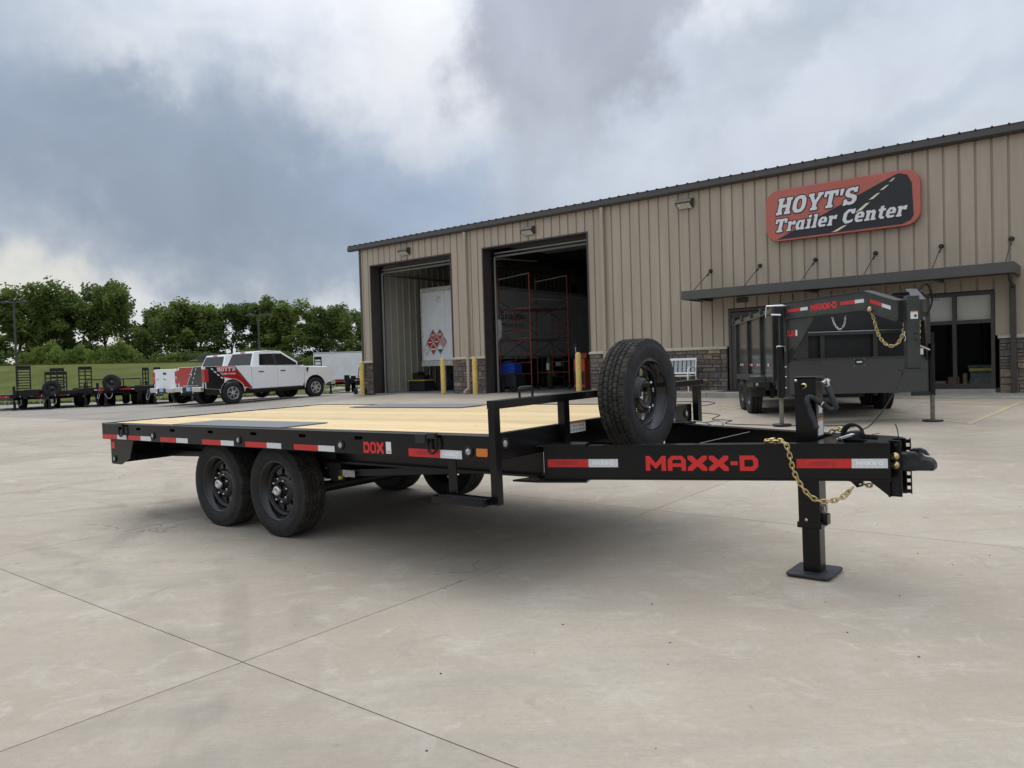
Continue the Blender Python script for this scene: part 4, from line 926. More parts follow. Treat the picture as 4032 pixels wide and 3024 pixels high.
# ---------------------------------------------------------------- wheels
def tyre_mb(Rt, wd, Rr, tread=True, blocks=60, m='rubber', mt='rubber_tread'):
    """axis along local y, outer face towards -y"""
    mb = MBu(m); h = wd / 2
    side = [(-h * .70, Rr - .012), (-h * .84, Rr + .004), (-h * .93, Rr + (Rt - Rr) * .22), (-h * .995, Rr + (Rt - Rr) * .48), (-h * .985, Rr + (Rt - Rr) * .66), (-h * .955, Rr + (Rt - Rr) * .69), (-h * .94, Rt - .036), (-h * .885, Rt - .014)]
    nseg = blocks if tread else 36
    mb.lathe(side, nseg, 'y'); mb.lathe([(-a, r) for a, r in side][::-1], nseg, 'y')
    mb.use(mt)
    if not tread:
        mb.lathe([(-h * .885, Rt - .014), (-h * .8, Rt), (-h * .35, Rt), (-h * .34, Rt - .01), (-h * .28, Rt - .01), (-h * .27, Rt), (h * .27, Rt), (h * .28, Rt - .01), (h * .34, Rt - .01), (h * .35, Rt), (h * .8, Rt), (h * .885, Rt - .014)], nseg, 'y'); return mb
    # ribs with zigzag grooves and cross sipes
    cols = [-.90, -.82, -.56, -.53, -.46, -.43, -.21, -.18, -.11, -.08, .08, .11, .18, .21, .43, .46, .53, .56, .82, .90]
    rib = {0: -1, 1: 0, 2: 0, 3: -2, 4: -2, 5: 1, 6: 1, 7: -2, 8: -2, 9: 2, 10: 2, 11: -2, 12: -2, 13: 3, 14: 3, 15: -2, 16: -2, 17: 4, 18: 4, 19: -1}
    NS = blocks * 4; vs = []
    for k in range(NS):
        t = 2 * PI * k / NS; ph = k % 4; zig = .018 if (k // 2) % 2 else -.018
        for i, c in enumerate(cols):
            r = Rt; rb = rib[i]
            if rb == -1: r = Rt - .014
            elif rb == -2: r = Rt - .012
            else:
                cut = (k + rb * 2) % 4 == 0
                if cut: r = Rt - .005
            if i in (0, 19): zz = 0
            elif i in (1, 18): zz = 0; r -= .003
            else: zz = zig
            vs.append((r * math.cos(t), (c + zz) * h, r * math.sin(t)))
    n = len(cols); mb.add(vs, [(k * n + i, k * n + i + 1, ((k + 1) % NS) * n + i + 1, ((k + 1) % NS) * n + i) for k in range(NS) for i in range(n - 1)], False)
    return mb
def rim_mb(Rr, wd, disc=-.02, m='wheel_black', holes=8):
    mb = MBu(m); h = wd / 2
    mb.lathe([(-h * .80, Rr + .014), (-h * .86, Rr + .012), (-h * .86, Rr - .002), (-h * .74, Rr - .006), (-h * .70, Rr - .022), (-h * .34, Rr - .027), (-h * .22, Rr - .040), (disc - .01, Rr - .043), (disc + .03, Rr - .040), (h * .2, Rr - .036), (h * .3, Rr - .03), (h * .8, Rr - .012), (h * .84, Rr + .01)], 40, 'y')
    # disc with hand holes cut out
    RD = Rr - .041; rs = [.052, .075, .108, .122, .1285, .135, .1415, .148, .1545, .161, .1675, .174, .191]; rs = [r * RD / .191 for r in rs]; NS = 128
    def y(r):
        q = r / RD
        return disc + (-.030 if q < .565 else (-.030 + .026 * (q - .565) / .08 if q < .645 else -.004)) + (.006 if q > .97 else 0)
    def inhole(t, r):
        k = round(t / (2 * PI / holes)); dt = t - k * 2 * PI / holes; return (r * math.sin(dt)) ** 2 + (r * math.cos(dt) - .775 * RD) ** 2 < .0245 ** 2
    vs = []; fs = []
    for k in range(NS):
        t = 2 * PI * k / NS
        for r in rs: vs.append((r * math.cos(t), y(r), r * math.sin(t)))
    n = len(rs)
    for k in range(NS):
        tm = 2 * PI * (k + .5) / NS
        for i in range(n - 1):
            if inhole(tm, (rs[i] + rs[i + 1]) / 2): continue
            fs.append((k * n + i, k * n + i + 1, ((k + 1) % NS) * n + i + 1, ((k + 1) % NS) * n + i))
    mb.add(vs, fs, True); return mb
def nut(mb, x, y, z, r=.011, L=.026): return mb.lathe([(0, r), (-L * .6, r), (-L, r * .6), (-L, 0)], 6, 'y', (x, y, z))
_wheelmesh = {}
def trailer_wheel(parent, x, y, z, face, Rt=.37, wd=.235, Rr=.232, hub=True, spin=0., spare=False, name='wheel'):
    """face -1: outer side towards -y, +1 towards +y"""
    key = (Rt, wd)
    if key not in _wheelmesh:
        ty = tyre_mb(Rt, wd, Rr).build('tyre', None); rm_ = rim_mb(Rr, wd).build('rim', None)
        _wheelmesh[key] = (ty.data, rm_.data); bpy.data.objects.remove(ty); bpy.data.objects.remove(rm_)
    w_ = link(name, _wheelmesh[key][1], parent); w_.location = (x, y, z); w_.rotation_euler = (0, spin, 0 if face < 0 else PI)
    link('tyre', _wheelmesh[key][0], w_)
    if hub:
        MBu('black_paint').lathe([(.02, .0), (.02, .068), (-.05, .068), (-.055, .05), (-.085, .048)], 20, 'y').build('hub', w_)
        MBu('zinc').lathe([(-.060, .046), (-.098, .043), (-.108, .034), (-.108, .018), (-.104, .016), (-.104, 0)], 20, 'y').build('hub_cap', w_)
    for k in range(8):
        if spare and k not in (1, 4, 6): continue
        a = 2 * PI * k / 8 + .2; q = MBu('zinc'); nut(q, .092 * math.cos(a), -.050, .092 * math.sin(a)); q.build('lug_nut', w_)
    return w_
def simple_wheel(parent, x, y, z, face, Rt=.38, wd=.22, Rr=.2, m='wheel_black', hub=True, ax='y'):
    key = ('s', Rt, wd, m)
    if key not in _wheelmesh:
        ty = tyre_mb(Rt, wd, Rr, False, mt='rubber').build('tyre', None); rm_ = MBu(m).lathe([(-wd * .42, Rr), (-wd * .40, Rr - .01), (-wd * .25, Rr - .03), (-.03, Rr - .05), (-.035, .1), (-.05, .09), (-.05, .06), (-.075, .05), (-.075, 0)], 28, 'y').build('rim', None)
        _wheelmesh[key] = (ty.data, rm_.data); bpy.data.objects.remove(ty); bpy.data.objects.remove(rm_)
    w_ = link('wheel', _wheelmesh[key][0], parent); w_.location = (x, y, z); w_.rotation_euler = (0, 0, (0 if face < 0 else PI) if ax == 'y' else (face * PI / 2)); link('rim', _wheelmesh[key][1], w_); return w_

# ---------------------------------------------------------------- the deckover trailer
pt, rt, th = -.008, .013, -.672
TM = Matrix.Translation((-2.024, 5.923, 0)) @ Matrix.Rotation(th, 4, 'Z') @ Matrix.Rotation(pt, 4, 'Y') @ Matrix.Rotation(rt, 4, 'X')
T = empty('deckover_trailer', (0, 0, 0), mtx=TM); tag(T, 'black tandem deckover flatbed trailer with pine plank deck parked on the concrete', 'trailer')
W, HD, XA, XB = 2.598, .896, -2.446, 2.43
def tp(m, name, *b, bev=0, **k): return MBu(m).box(*b).build(name, T, bevel=bev, **k)
# planks: 14 along the length
py0, py1 = .075, W - .075; npl = 14; pw = (py1 - py0) / npl
for i in range(npl):
    y0 = py0 + i * pw + .0042; y1 = py0 + (i + 1) * pw - .0042; dz = random.uniform(-.0022, .0012)
    q = MBu('pine'); c = .004; x0, x1 = XA + .06, XB - .045 + random.uniform(-.003, .003)
    q.prism([(y0, HD - .036), (y1, HD - .036), (y1, HD - .004 - c + dz), (y1 - c, HD - .004 + dz), (y0 + c, HD - .004 + dz), (y0, HD - .004 - c + dz)], (x0, 0, 0), Y3, Z3, (x1 - x0, 0, 0)); q.build('plank', T)
tp('black_flat', 'plank_bed', XA + .1, XB - .1, .1, W - .1, HD - .075, HD - .042)
# steel plates over the wheels
for nm, poly in (('near', [(-1.19, .02), (.385, .02), (.385, .455), (-1.19, .455)]), ('far', [(-1.30, 2.065), (.33, 2.065), (.33, 2.578), (-1.30, 2.578)])):
    q = MBu('plate_grey'); q.prism(poly, (0, 0, HD + .0005), X3, Y3, (0, 0, .006)); q.build('tread_plate', T)
# side rails: upright channel faces with stake pocket slots
def rail(yf, side):
    out = -1 if side < 0 else 1
    ys_ = (yf, yf + .01) if side < 0 else (yf - .01, yf)
    slots = [XA + .68 + i * .6096 for i in range(8)]; q = MBu('black_paint'); z0, z1 = .742, HD; sl0, sl1 = .838, .862
    x = XA
    for s in slots:
        if s > XB - .1: continue
        q.box(x, s - .04, *ys_, z0, z1); q.box(s - .04, s + .04, *ys_, z0, sl0); q.box(s - .04, s + .04, *ys_, sl1, z1); x = s + .04
    q.box(x, XB, *ys_, z0, z1)
    a, b = (yf + .01, yf + .06) if side < 0 else (yf - .06, yf - .01)
    q.box(XA, XB, a, b, z1 - .010, z1); q.box(XA, XB, a, b, z0, z0 + .010); o = q.build('side_rail', T)
    for s in slots:
        if s > XB - .1: continue
        p = MBu('black_flat'); a, b = (yf + .010, yf + .055) if side < 0 else (yf - .055, yf - .010)
        p.box(s - .044, s + .044, a, b, sl0 - .012, sl0 - .002); p.box(s - .044, s + .044, a, b, sl1 + .002, sl1 + .01); p.box(s - .05, s - .044, a, b, sl0 - .012, sl1 + .01); p.box(s + .044, s + .05, a, b, sl0 - .012, sl1 + .01); p.build('stake_pocket', o)
    return o
nr = rail(0, -1); fr_ = rail(W, 1)
tp('zinc', 'rail_edge', XA, XB, -.0015, .004, HD - .001, HD + .0012) if False else None
q = MBu('black_paint'); q.box(XB, XB + .012, -.0, W, .742, HD + .001); q.box(XB - .05, XB - .002, .062, W - .062, HD - .012, HD - .0005); q.build('front_rail', T)
q = MBu('black_paint'); q.box(XA - .05, XA - .003, -.0, W, .742, HD + .001); q.box(XA, XA + .055, .062, W - .062, HD - .012, HD - .001); q.build('rear_rail', T)
# lighter grey strip paints the highlight along the near rail's top edge
q = MBu('plate_grey'); q.box(XA, XB, -.010, -.0015, HD - .007, HD - .001); q.build('rail_highlight', T)
# rear light board
for y in (.012, W - .022):
    q = MBu('black_paint'); q.prism([(-2.345, .505), (-2.165, .505), (-1.985, .58), (-1.90, .738), (-2.345, .738)], (0, y, 0), X3, Z3, (0, .012, 0)); q.build('corner_plate', T)
tp('black_paint', 'rear_bumper', -2.40, -2.346, .03, W - .03, .505, .738)
MBu('tape_red').box(-2.342, -2.27, .0095, .0115, .655, .715).build('reflective_tape', T)
def light(x, y, z, nrm, m='lens_clear', r=.021):
    q = MBu('grommet'); ax = 'y' if nrm in ('-y', '+y') else 'x'; s_ = -1 if nrm[0] == '-' else 1
    q.lathe([(0, r * 1.62), (s_ * .010, r * 1.55), (s_ * .014, r * 1.2), (s_ * .008, r * 1.02), (s_ * .004, 0)], 24, ax, (x, y, z)); o = q.build('light_grommet', T)
    p = MBu(m); p.lathe([(s_ * .007, r * 1.0), (s_ * .012, r * .75), (s_ * .013, 0)], 20, ax, (x, y, z)); p.build('marker_light', o)
for x in (-1.497, -.14, 1.098, 2.263): light(x, 0, .796, '-y')
light(-2.29, .012, .555, '-y'); light(XB + .012, .111, .837, '+x'); light(XB + .012, 2.49, .822, '+x')
q = MBu('lens_amber'); q.prism(rrect(2.327, 2.413, .770, .817, .008, 3), (0, -.0005, 0), X3, Z3, (0, -.008, 0)); q.build('amber_reflector', T)
# tape
def tape(x0, xm, x1, z0, z1, y, word=False):
    q = MBu('tape_red'); q.box(x0, xm, y - .0015, y - .0003, z0, z1); q.use('tape_white'); q.box(xm + .0005, x1, y - .0015, y - .0003, z0, z1); o = q.build('reflective_tape', T)
    return o
ZT0, ZT1 = .762 - .017, .762 + .017
for a, m_, b in [(-2.468 - .02, -2.19, -2.005), (-1.966, -1.729, -1.536), (-1.373, -1.096, -.907), (-.679, -.397, -.211), (-.052, .232, .414), (.569, .849, 1.028)]: tape(max(a, XA - .045), m_, b, .747, .787, 0)
o7 = tape(1.757, 2.03, 2.207, .748, .798, 0)
q = MBu('tape_word'); put_text(q, block_text('MAXX-D', .125, .023), (2.052, -.0022, .762), X3, Z3); q.build('tape_lettering', T)
q = MBu('tape_word_red'); put_text(q, block_text('MAXX-D', .125, .020), (1.83, -.0022, .764), X3, Z3); q.build('tape_lettering', T)
q = MBu('decal_red'); put_text(q, block_text('DOX', .196, .074), (1.33, -.0010, .753), X3, Z3); q.build('model_decal', T)
q = MBu('label_white'); q.box(1.549, 1.597, -.0012, -.0002, .756, .832); q.use('label_grey'); q.box(1.556, 1.590, -.0022, -.0014, .764, .776); q.build('serial_label', T)
# D rings and winch notches
def dring(x):
    q = MBu('black_flat'); q.box(x - .145, x - .055, -.022, -.001, HD - .06, HD - .006); q.box(x - .032, x + .032, -.03, -.001, HD - .028, HD + .004); o = q.build('ring_bracket', T)
    pts = [(x - .032, -.022, HD - .010), (x - .036, -.024, HD - .075), (x - .02, -.026, HD - .108), (x + .005, -.027, HD - .118), (x + .03, -.026, HD - .106), (x + .042, -.024, HD - .075), (x + .036, -.022, HD - .010)]
    MBu('black_paint').tube(cr(pts, 4), .0075, 8).build('ring', o)
dring(1.985); dring(-2.06)
# main beams under the deck
for y in (.50, W - .50):
    q = MBu('black_paint'); q.box(-2.3, XB - .003, y, y + .012, .60, .741); q.box(-2.3, XB - .003, y - .05, y + .06, .585, .60); q.hexa([(-2.34, y + .001, .52), (-.3, y + .001, .585), (-.3, y + .011, .585), (-2.34, y + .011, .52), (-2.34, y + .001, .584), (-.3, y + .001, .5845), (-.3, y + .011, .5845), (-2.34, y + .011, .584)]); q.build('main_beam', T)
q = MBu('black_flat')
for k in range(12): x = XA + .3 + k * .4; q.box(x, x + .04, .06, W - .06, .755, HD - .078)
q.build('crossmembers', T)
MBu('black_flat').tube([(1.15, .52, .66), (1.15, W - .52, .66)], .05, 12).build('torque_tube', T)
# inner fender liner
q = MBu('black_flat'); q.box(-1.33, .42, .49, .4985, .45, .738); q.box(-1.33, .42, W - .4985, W - .49, .45, .738); q.build('wheel_liner', T)
# ramp pocket and slide-in ramp under the frame
q = MBu('black_flat'); q.bar((.55, .55, .52), (2.1, .8, .60), .32, .05); q.build('ramp_rack', T)
q = MBu('label_grey'); q.box(.62, .76, .385, .387, .50, .55); q.build('ramp_label', T)
MBu('bin_yellow').box(.575, .60, .38, .40, .475, .50).build('ramp_stop', T)
# axles, springs, hubs and wheels
RT = .37
for k, x in enumerate((0.0, -.85)):
    MBu('black_flat').tube([(x, .28, .335), (x, W - .28, .335)], .045, 12).build('axle', T)
    for y in (.56, W - .56):
        q = MBu('black_flat')
        for i in range(4):
            l = .42 - i * .07; q.add([(x + l * (t - 6) / 6, yy, .44 - .02 * i + .03 * (abs(t - 6) / 6) ** 2) for t in range(13) for yy in (y - .03, y + .03)], [(2 * t, 2 * t + 2, 2 * t + 3, 2 * t + 1) for t in range(12)])
        q.box(x - .05, x + .05, y - .04, y + .04, .36, .46); q.build('leaf_spring', T)
        MBu('black_flat').prism([(-.05, .46), (.05, .46), (.09, .6), (-.09, .6)], (x - .43, y - .03, 0), X3, Z3, (0, .06, 0)).build('spring_hanger', T)
    for face, y in ((-1, .325), (1, W - .325)):
        MBu('dark_steel').lathe([(0, 0), (0, .155), (.10, .155), (.10, 0)], 24, 'y', (x, y + (.03 if face < 0 else -.13), RT)).build('brake_drum', T)
        trailer_wheel(T, x - .010, y, RT + (.0 if face < 0 else .0), face, spin=k * .7 + (.3 if face > 0 else 0))
MBu('black_flat').prism([(-.05, .44), (.05, .44), (.09, .6), (-.09, .6)], (.43, .46, 0), X3, Z3, (0, .06, 0)).build('spring_hanger', T)
q = MBu('zinc'); q.box(.40, .418, .395, .405, .545, .56); q.build('grease_bolt', T)
# front bulkhead rail
q = MBu('black_paint'); q.box(XB + .014, XB + .078, -.03, W + .11, 1.047, 1.096); q.build('bulkhead_rail', T, bevel=.004)
q = MBu('black_paint'); q.box(XB + .0142, XB + .077, -.033, -.0305, 1.048, 1.095); q.build('rail_end_cap', T)
for i, (y0, y1, zb_) in enumerate([(.66, .72, .745), (1.88, 1.94, .745), (W + .02, W + .085, .742)]): tp('black_paint', 'rail_post', XB + .0145, XB + .065, y0, y1, zb_, 1.046)
tp('black_paint', 'rail_post', XB + .0145, XB + .062, -.028, .022, .498, 1.046)
MBu('black_paint').tube(cr([(XB + .045, .235, 1.095), (XB + .045, .235, 1.14), (XB + .045, .25, 1.155), (XB + .045, .345, 1.155), (XB + .045, .36, 1.14), (XB + .045, .36, 1.095)], 3), .0075, 8).build('grab_handle', T)
# step
tp('black_paint', 'step_strap', 2.088, 2.15, .002, .012, .54, .741)
q = MBu('black_paint'); q.box(2.04, XB + .014, -.105, -.095, .498, .535); q.box(2.04, 2.05, -.095, .02, .498, .535); q.box(XB + .003, XB + .0143, -.095, -.030, .498, .535); q.box(2.05, XB + .003, .01, .02, .498, .535); so = q.build('step_frame', T)
q = MBu('foot_grey'); q.box(2.05, XB + .003, -.0945, .0095, .520, .524)
for i in range(15):
    x = 2.075 + i * .025; q.hexa([(x, -.085, .524), (x + .012, -.085, .524), (x + .012, .0, .524), (x, .0, .524), (x + .004, -.08, .540), (x + .008, -.08, .540), (x + .008, -.008, .533), (x + .004, -.008, .533)])
q.build('step_tread', so)
# tongue
ZTt, ZTb = .782, .575
def beam(a, b, near):
    q = MBu('black_paint'); a = Vector(a); b = Vector(b); zc = (ZTt + ZTb) / 2
    q.bar((a.x, a.y, zc), (b.x, b.y, zc + .0), .010, ZTt - ZTb - .02)
    q.bar((a.x, a.y, ZTt - .005), (b.x, b.y, ZTt - .005), .085, .010); q.bar((a.x, a.y, ZTb + .005), (b.x, b.y, ZTb + .005), .085, .010)
    return q.build('tongue_beam', T)
NB0, NB1 = (XB + .02, .50), (4.27, 1.18); FB0, FB1 = (XB + .02, W - .50), (4.27, W - 1.18)
TA = math.atan2(NB1[1] - NB0[1], NB1[0] - NB0[0])
beam(NB0, NB1, 1); beam(FB0, FB1, 0)
# web face plates flush with the flange lip (boxed look on the outer side)
nv = Vector((math.sin(TA), -math.cos(TA), 0)); dv = Vector((math.cos(TA), math.sin(TA), 0))
q = MBu('black_paint'); pA = Vector((NB0[0], NB0[1], 0)) + nv * .034; pB = Vector((NB1[0], NB1[1], 0)) + nv * .034
q.bar((pA.x, pA.y, (ZTt + ZTb) / 2), (pB.x, pB.y, (ZTt + ZTb) / 2), .006, ZTt - ZTb - .022); q.build('beam_face', T)
q = MBu('black_paint')
for o_, sgn in ((Vector((NB0[0], NB0[1], 0)), 1), (Vector((FB0[0], FB0[1], 0)), -1)):
    q = MBu('black_paint'); q.add([(XB - .16, o_.y - .11 * sgn, ZTt + .0125), (XB + .02, o_.y - .09 * sgn, ZTt + .0125), (XB + .30, o_.y + .03 * sgn, ZTt + .0125), (XB + .26, o_.y + .14 * sgn, ZTt + .0125), (XB - .1, o_.y + .10 * sgn, ZTt + .0125)] , [(0, 1, 2, 3, 4)])
    o = q.build('gusset_plate', T); md = o.modifiers.new('solid', 'SOLIDIFY'); md.thickness = .012; md.offset = -1
    q = MBu('black_paint'); q.add([(XB - .16, o_.y - .11 * sgn, ZTb - .002), (XB + .02, o_.y - .09 * sgn, ZTb - .002), (XB + .30, o_.y + .03 * sgn, ZTb - .002), (XB + .26, o_.y + .14 * sgn, ZTb - .002), (XB - .1, o_.y + .10 * sgn, ZTb - .002)], [(0, 1, 2, 3, 4)])
    o = q.build('gusset_plate', T); md = o.modifiers.new('solid', 'SOLIDIFY'); md.thickness = .012; md.offset = -1
for x, ya in ((2.95, .70), (3.65, .97)): tp('black_flat', 'tongue_crossmember', x, x + .05, ya + .03, W - ya - .03, .59, .63)
q = MBu('zinc'); q.bar((3.0, 1.35, .70), (3.32, 1.62, .775), .010, .003); q.build('tie_strap', T)
# beam decals: along the outer face
def onbeam(d, z): p = Vector((NB0[0], NB0[1], z)) + dv * d + nv * .0375; return p
def flatb(m, d0, d1, z0, z1, lift, name):
    q = MBu(m); a, b = onbeam(d0, z0) + nv * lift, onbeam(d1, z0) + nv * lift; q.add([a, b, b + Vector((0, 0, z1 - z0)), a + Vector((0, 0, z1 - z0))], [(0, 1, 2, 3)]); return q.build(name, T)
flatb('tape_red', .024, .279, .651, .700, 0, 'reflective_tape'); flatb('tape_white', .280, .460, .651, .700, 0, 'reflective_tape')
flatb('tape_red', 1.465, 1.748, .6455, .697, 0, 'reflective_tape'); flatb('tape_white', 1.749, 1.929, .6455, .697, 0, 'reflective_tape')
dX = tuple(dv)
def btext(m, geo, d, z, nm): q = MBu(m); put_text(q, geo, onbeam(d, z) + nv * .0012, dX, Z3); q.build(nm, T)
btext('decal_red', block_text('MAXX-D', .635, .088), .626, .630, 'maker_lettering')
btext('tape_word', block_text('MAXX-D', .135, .024), .302, .665, 'tape_lettering'); btext('tape_word', block_text('MAXX-D', .135, .024), 1.772, .661, 'tape_lettering')
btext('tape_word_red', block_text('MAXX-D', .130, .021), .08, .666, 'tape_lettering'); btext('tape_word_red', block_text('MAXX-D', .130, .021), 1.54, .660, 'tape_lettering')
# coupler channel
YC = W / 2
for y in (YC - .068, YC + .056):
    q = MBu('black_paint'); q.box(4.255, 4.318, y, y + .012, .476, .788)
    for k in range(7):
        pass
    o = q.build('channel_plate', T, bevel=.004)
    for k, z in enumerate((.762, .56, .52, .496)):
        if y < YC: MBu('grommet').lathe([(-.0008, 0), (-.0008, .0085)], 12, 'y', (4.292, y, z)).build('bolt_hole', o)
q = MBu('black_paint'); q.box(4.255, 4.267, YC - .055, YC + .055, .476, .788); q.build('channel_web', T)
fpz = MBu('black_paint')
for k in range(8): z = .490 + k * .040; fpz.box(4.318, 4.336, YC + .057, YC + .067, z - .010, z + .010)
fpz.box(4.336, 4.342, YC + .057, YC + .067, .476, .788); fpz.build('channel_plate', T)
fpz = MBu('black_paint'); fpz.prism([(4.20, .573), (4.262, .573), (4.262, .474), (4.25, .47)], (0, YC - .066, 0), X3, Z3, (0, .012, 0)); fpz.build('gusset_plate', T)
q = MBu('black_paint'); q.prism([(4.14, .573), (4.262, .573), (4.262, .476)], (0, YC - .09, 0), X3, Z3, (0, .012, 0)); q.build('gusset_plate', T)
for z in (.700, .652):
    MBu('gold_zinc').lathe([(0, .0), (0, .0215), (-.004, .0215), (-.004, .012), (-.014, .011), (-.016, .007), (-.022, .0065), (-.022, 0)], 16, 'y', (4.288, YC - .0685, z)).build('coupler_bolt', T)
q = MBu('coupler_black')
q.prism([(4.27, .716), (4.335, .716), (4.352, .724), (4.385, .726), (4.40, .712), (4.415, .690), (4.445, .690), (4.466, .676), (4.474, .655), (4.474, .624), (4.40, .622), (4.35, .616), (4.27, .616)], (0, YC - .05, 0), X3, Z3, (0, .10, 0)); q.build('coupler', T, bevel=.012)
q = MBu('coupler_black'); q.prism([(4.345, .727), (4.36, .738), (4.40, .742), (4.425, .732), (4.445, .702), (4.425, .706), (4.405, .722), (4.37, .727)], (0, YC - .018, 0), X3, Z3, (0, .036, 0)); q.build('coupler_latch', T, bevel=.004)
# coupler deck plate with cable, plug and springs
q = MBu('black_paint'); q.add([(3.90, .99, .7835), (4.26, 1.12, .7835), (4.26, W - 1.12, .7835), (3.90, W - .99, .7835)], [(0, 1, 2, 3)]); o = q.build('tongue_plate', T); md = o.modifiers.new('solid', 'SOLIDIFY'); md.thickness = .006
q = MBu('black_flat'); q.prism([(4.0, .784), (4.05, .835), (4.12, .84), (4.15, .784)], (0, 1.16, 0), X3, Z3, (0, .10, 0)); q.build('cable_bracket', T, bevel=.01)
q = MBu('rubber_dark')
for k in range(3): q.tube([(4.09 + (.055 - k * .004) * math.cos(t * 2 * PI / 20), 1.15 + .02 * k, .825 + (.055 - k * .004) * math.sin(t * 2 * PI / 20)) for t in range(13)], .008, 6)
q.build('wiring_loop', T)
q = MBu('zinc'); q.tube(cr([(4.02, 1.12, .80), (4.06, 1.115, .815), (4.10, 1.115, .828), (4.105, 1.13, .822), (4.06, 1.14, .806), (4.02, 1.135, .794), (4.02, 1.12, .80)], 3), .0055, 6); q.build('safety_hook', T)
q = MBu('cable_steel'); q.use('rubber_dark'); q.tube([(4.12 + .0009 * t, 1.17 + .012 * math.cos(t * .9), .812 - .00005 * t + .012 * math.sin(t * .9)) for t in range(110)], .0028, 5); q.build('coiled_cable', T)
q = MBu('black_flat'); q.tube([(4.30, YC - .03, .788), (4.297, YC - .035, .84), (4.288, YC - .04, .875)], .003, 5); q.tube([(4.07, 1.05, .79), (4.04, 1.04, .82), (4.02, 1.03, .845)], .003, 5); q.tube([(4.15, 1.2, .81), (4.19, 1.2, .822), (4.22, 1.2, .828)], .002, 5); q.build('cable_tie', T)
# jack
J0, J1, JY0, JY1 = 3.752, 3.876, 1.232, 1.362
q = MBu('black_paint'); q.box(J0, J1, JY0, JY1, .262, 1.138); q.box(J0 - .006, J1 + .006, JY0 - .006, JY1 + .006, 1.1385, 1.147); q.box(J0 - .008, J1 + .008, JY0 - .008, JY1 + .008, .255, .290); jo = q.build('jack_tube', T, bevel=.004)
q = MBu('black_paint'); q.box(J0 + .012, J1 - .010, JY0 + .012, JY1 - .012, -.005, .256); q.build('jack_leg', T, bevel=.006)
q = MBu('foot_grey'); q.prism(rrect(J0 - .066, J1 + .066, JY0 - .08, JY1 + .08, .03, 4), (0, 0, -.020), X3, Y3, (0, 0, .014)); q.build('jack_foot', T, bevel=.003)
for x_, z_ in ((3.765, 1.125), (3.800, .305)): MBu('zinc').lathe([(-.010, 0), (-.010, .008), (0, .010)], 12, 'y', (x_, JY0 - .004, z_)).build('jack_bolt', T)
q = MBu('gold_zinc'); q.lathe([(-.014, 0), (-.014, .016), (0, .018)], 12, 'y', (3.812, JY0 - .002, 1.094)); q.use('black_paint'); q.tube([(3.812, JY0 - .014, 1.094), (3.80, JY0 - .06, 1.093)], .010, 10); q.build('gear_shaft', T)
q = MBu('zinc'); q.tube([(J1, 1.28, 1.106), (J1 + .04, 1.27, 1.112)], .009, 8); q.tube([(J1 + .055, 1.235, 1.128), (J1 + .063, 1.28, 1.122)], .007, 8); q.tube([(J1 + .04, 1.25, 1.112), (J1 + .062, 1.25, 1.128), (J1 + .068, 1.25, 1.095), (J1 + .055, 1.25, 1.075)], .008, 6); q.build('crank_clevis', T)
q = MBu('foam_black'); q.tube(cr([(3.938, 1.24, 1.085), (3.965, 1.238, 1.02), (3.983, 1.235, .972), (3.972, 1.232, .956), (3.95, 1.23, .958), (3.90, 1.225, .995), (3.858, 1.21, 1.028), (3.838, 1.20, 1.022), (3.842, 1.19, .99), (3.866, 1.18, .92), (3.893, 1.17, .850)], 5), .0165, 12); q.build('crank_handle', T)
q = MBu('zinc'); q.tube([(3.930, 1.228, .99), (3.926, 1.20, 1.0), (3.918, 1.19, .985), (3.91, 1.20, .97)], .003, 5); q.build('crank_clip', T)
q = MBu('label_white'); q.box(J1 + .0003, J1 + .0015, 1.25, 1.345, .80, .90); q.box(J1 + .0003, J1 + .0015, 1.27, 1.335, .93, .98); q.use('label_orange'); q.box(J1 + .0016, J1 + .0022, 1.25, 1.345, .885, .90); q.build('jack_label', T)
q = MBu('zinc'); q.tube(cr([(J1 + .006, 1.29, .40), (J1 + .022, 1.29, .395), (J1 + .024, 1.29, .35), (J1 + .012, 1.29, .345), (J1 + .010, 1.29, .38)], 3), .006, 6); q.build('drop_pin', T)
tp('black_paint', 'jack_bracket', J1 + .006, J1 + .032, 1.265, 1.325, .275, .335)
# chains
def chain(parent, pts, L=.040, wr=.0048, m='gold_zinc', name='safety_chain'):
    P_ = cr(pts, 12); d = [0]
    for a, b in zip(P_, P_[1:]): d.append(d[-1] + (b - a).length)
    mb = MBu(m); s = 0; k = 0; pit = L - 2.6 * wr
    def at(v):
        v = max(0, min(d[-1] - 1e-6, v))
        for i in range(len(d) - 1):
            if d[i + 1] >= v: t = (v - d[i]) / max(1e-9, d[i + 1] - d[i]); return P_[i].lerp(P_[i + 1], t)
        return P_[-1]
    while s + L < d[-1] + L * .5:
        a, b = at(s), at(s + L); c = (a + b) / 2; t = (b - a).normalized(); u = t.orthogonal().normalized(); v = t.cross(u); ang = R(40) + (PI / 2 if k % 2 else 0) + random.uniform(-.25, .25); u = u * math.cos(ang) + v * math.sin(ang)
        hw = L * .30; pp = []
        for j in range(12):
            q = 2 * PI * j / 12; lx = math.cos(q) * hw; ly = math.sin(q) * hw; pp.append(c + t * (lx + (L / 2 - hw - wr * .2) * (1 if math.cos(q) > 0.01 else -1 if math.cos(q) < -.01 else 0)) + u * ly * .95)
        mb.tube(pp, wr, 6, closed=True); s += pit; k += 1
    return mb.build(name, parent)
def OB(d, z, l=.012): p = onbeam(d, z) + nv * l; return (p.x, p.y, p.z)
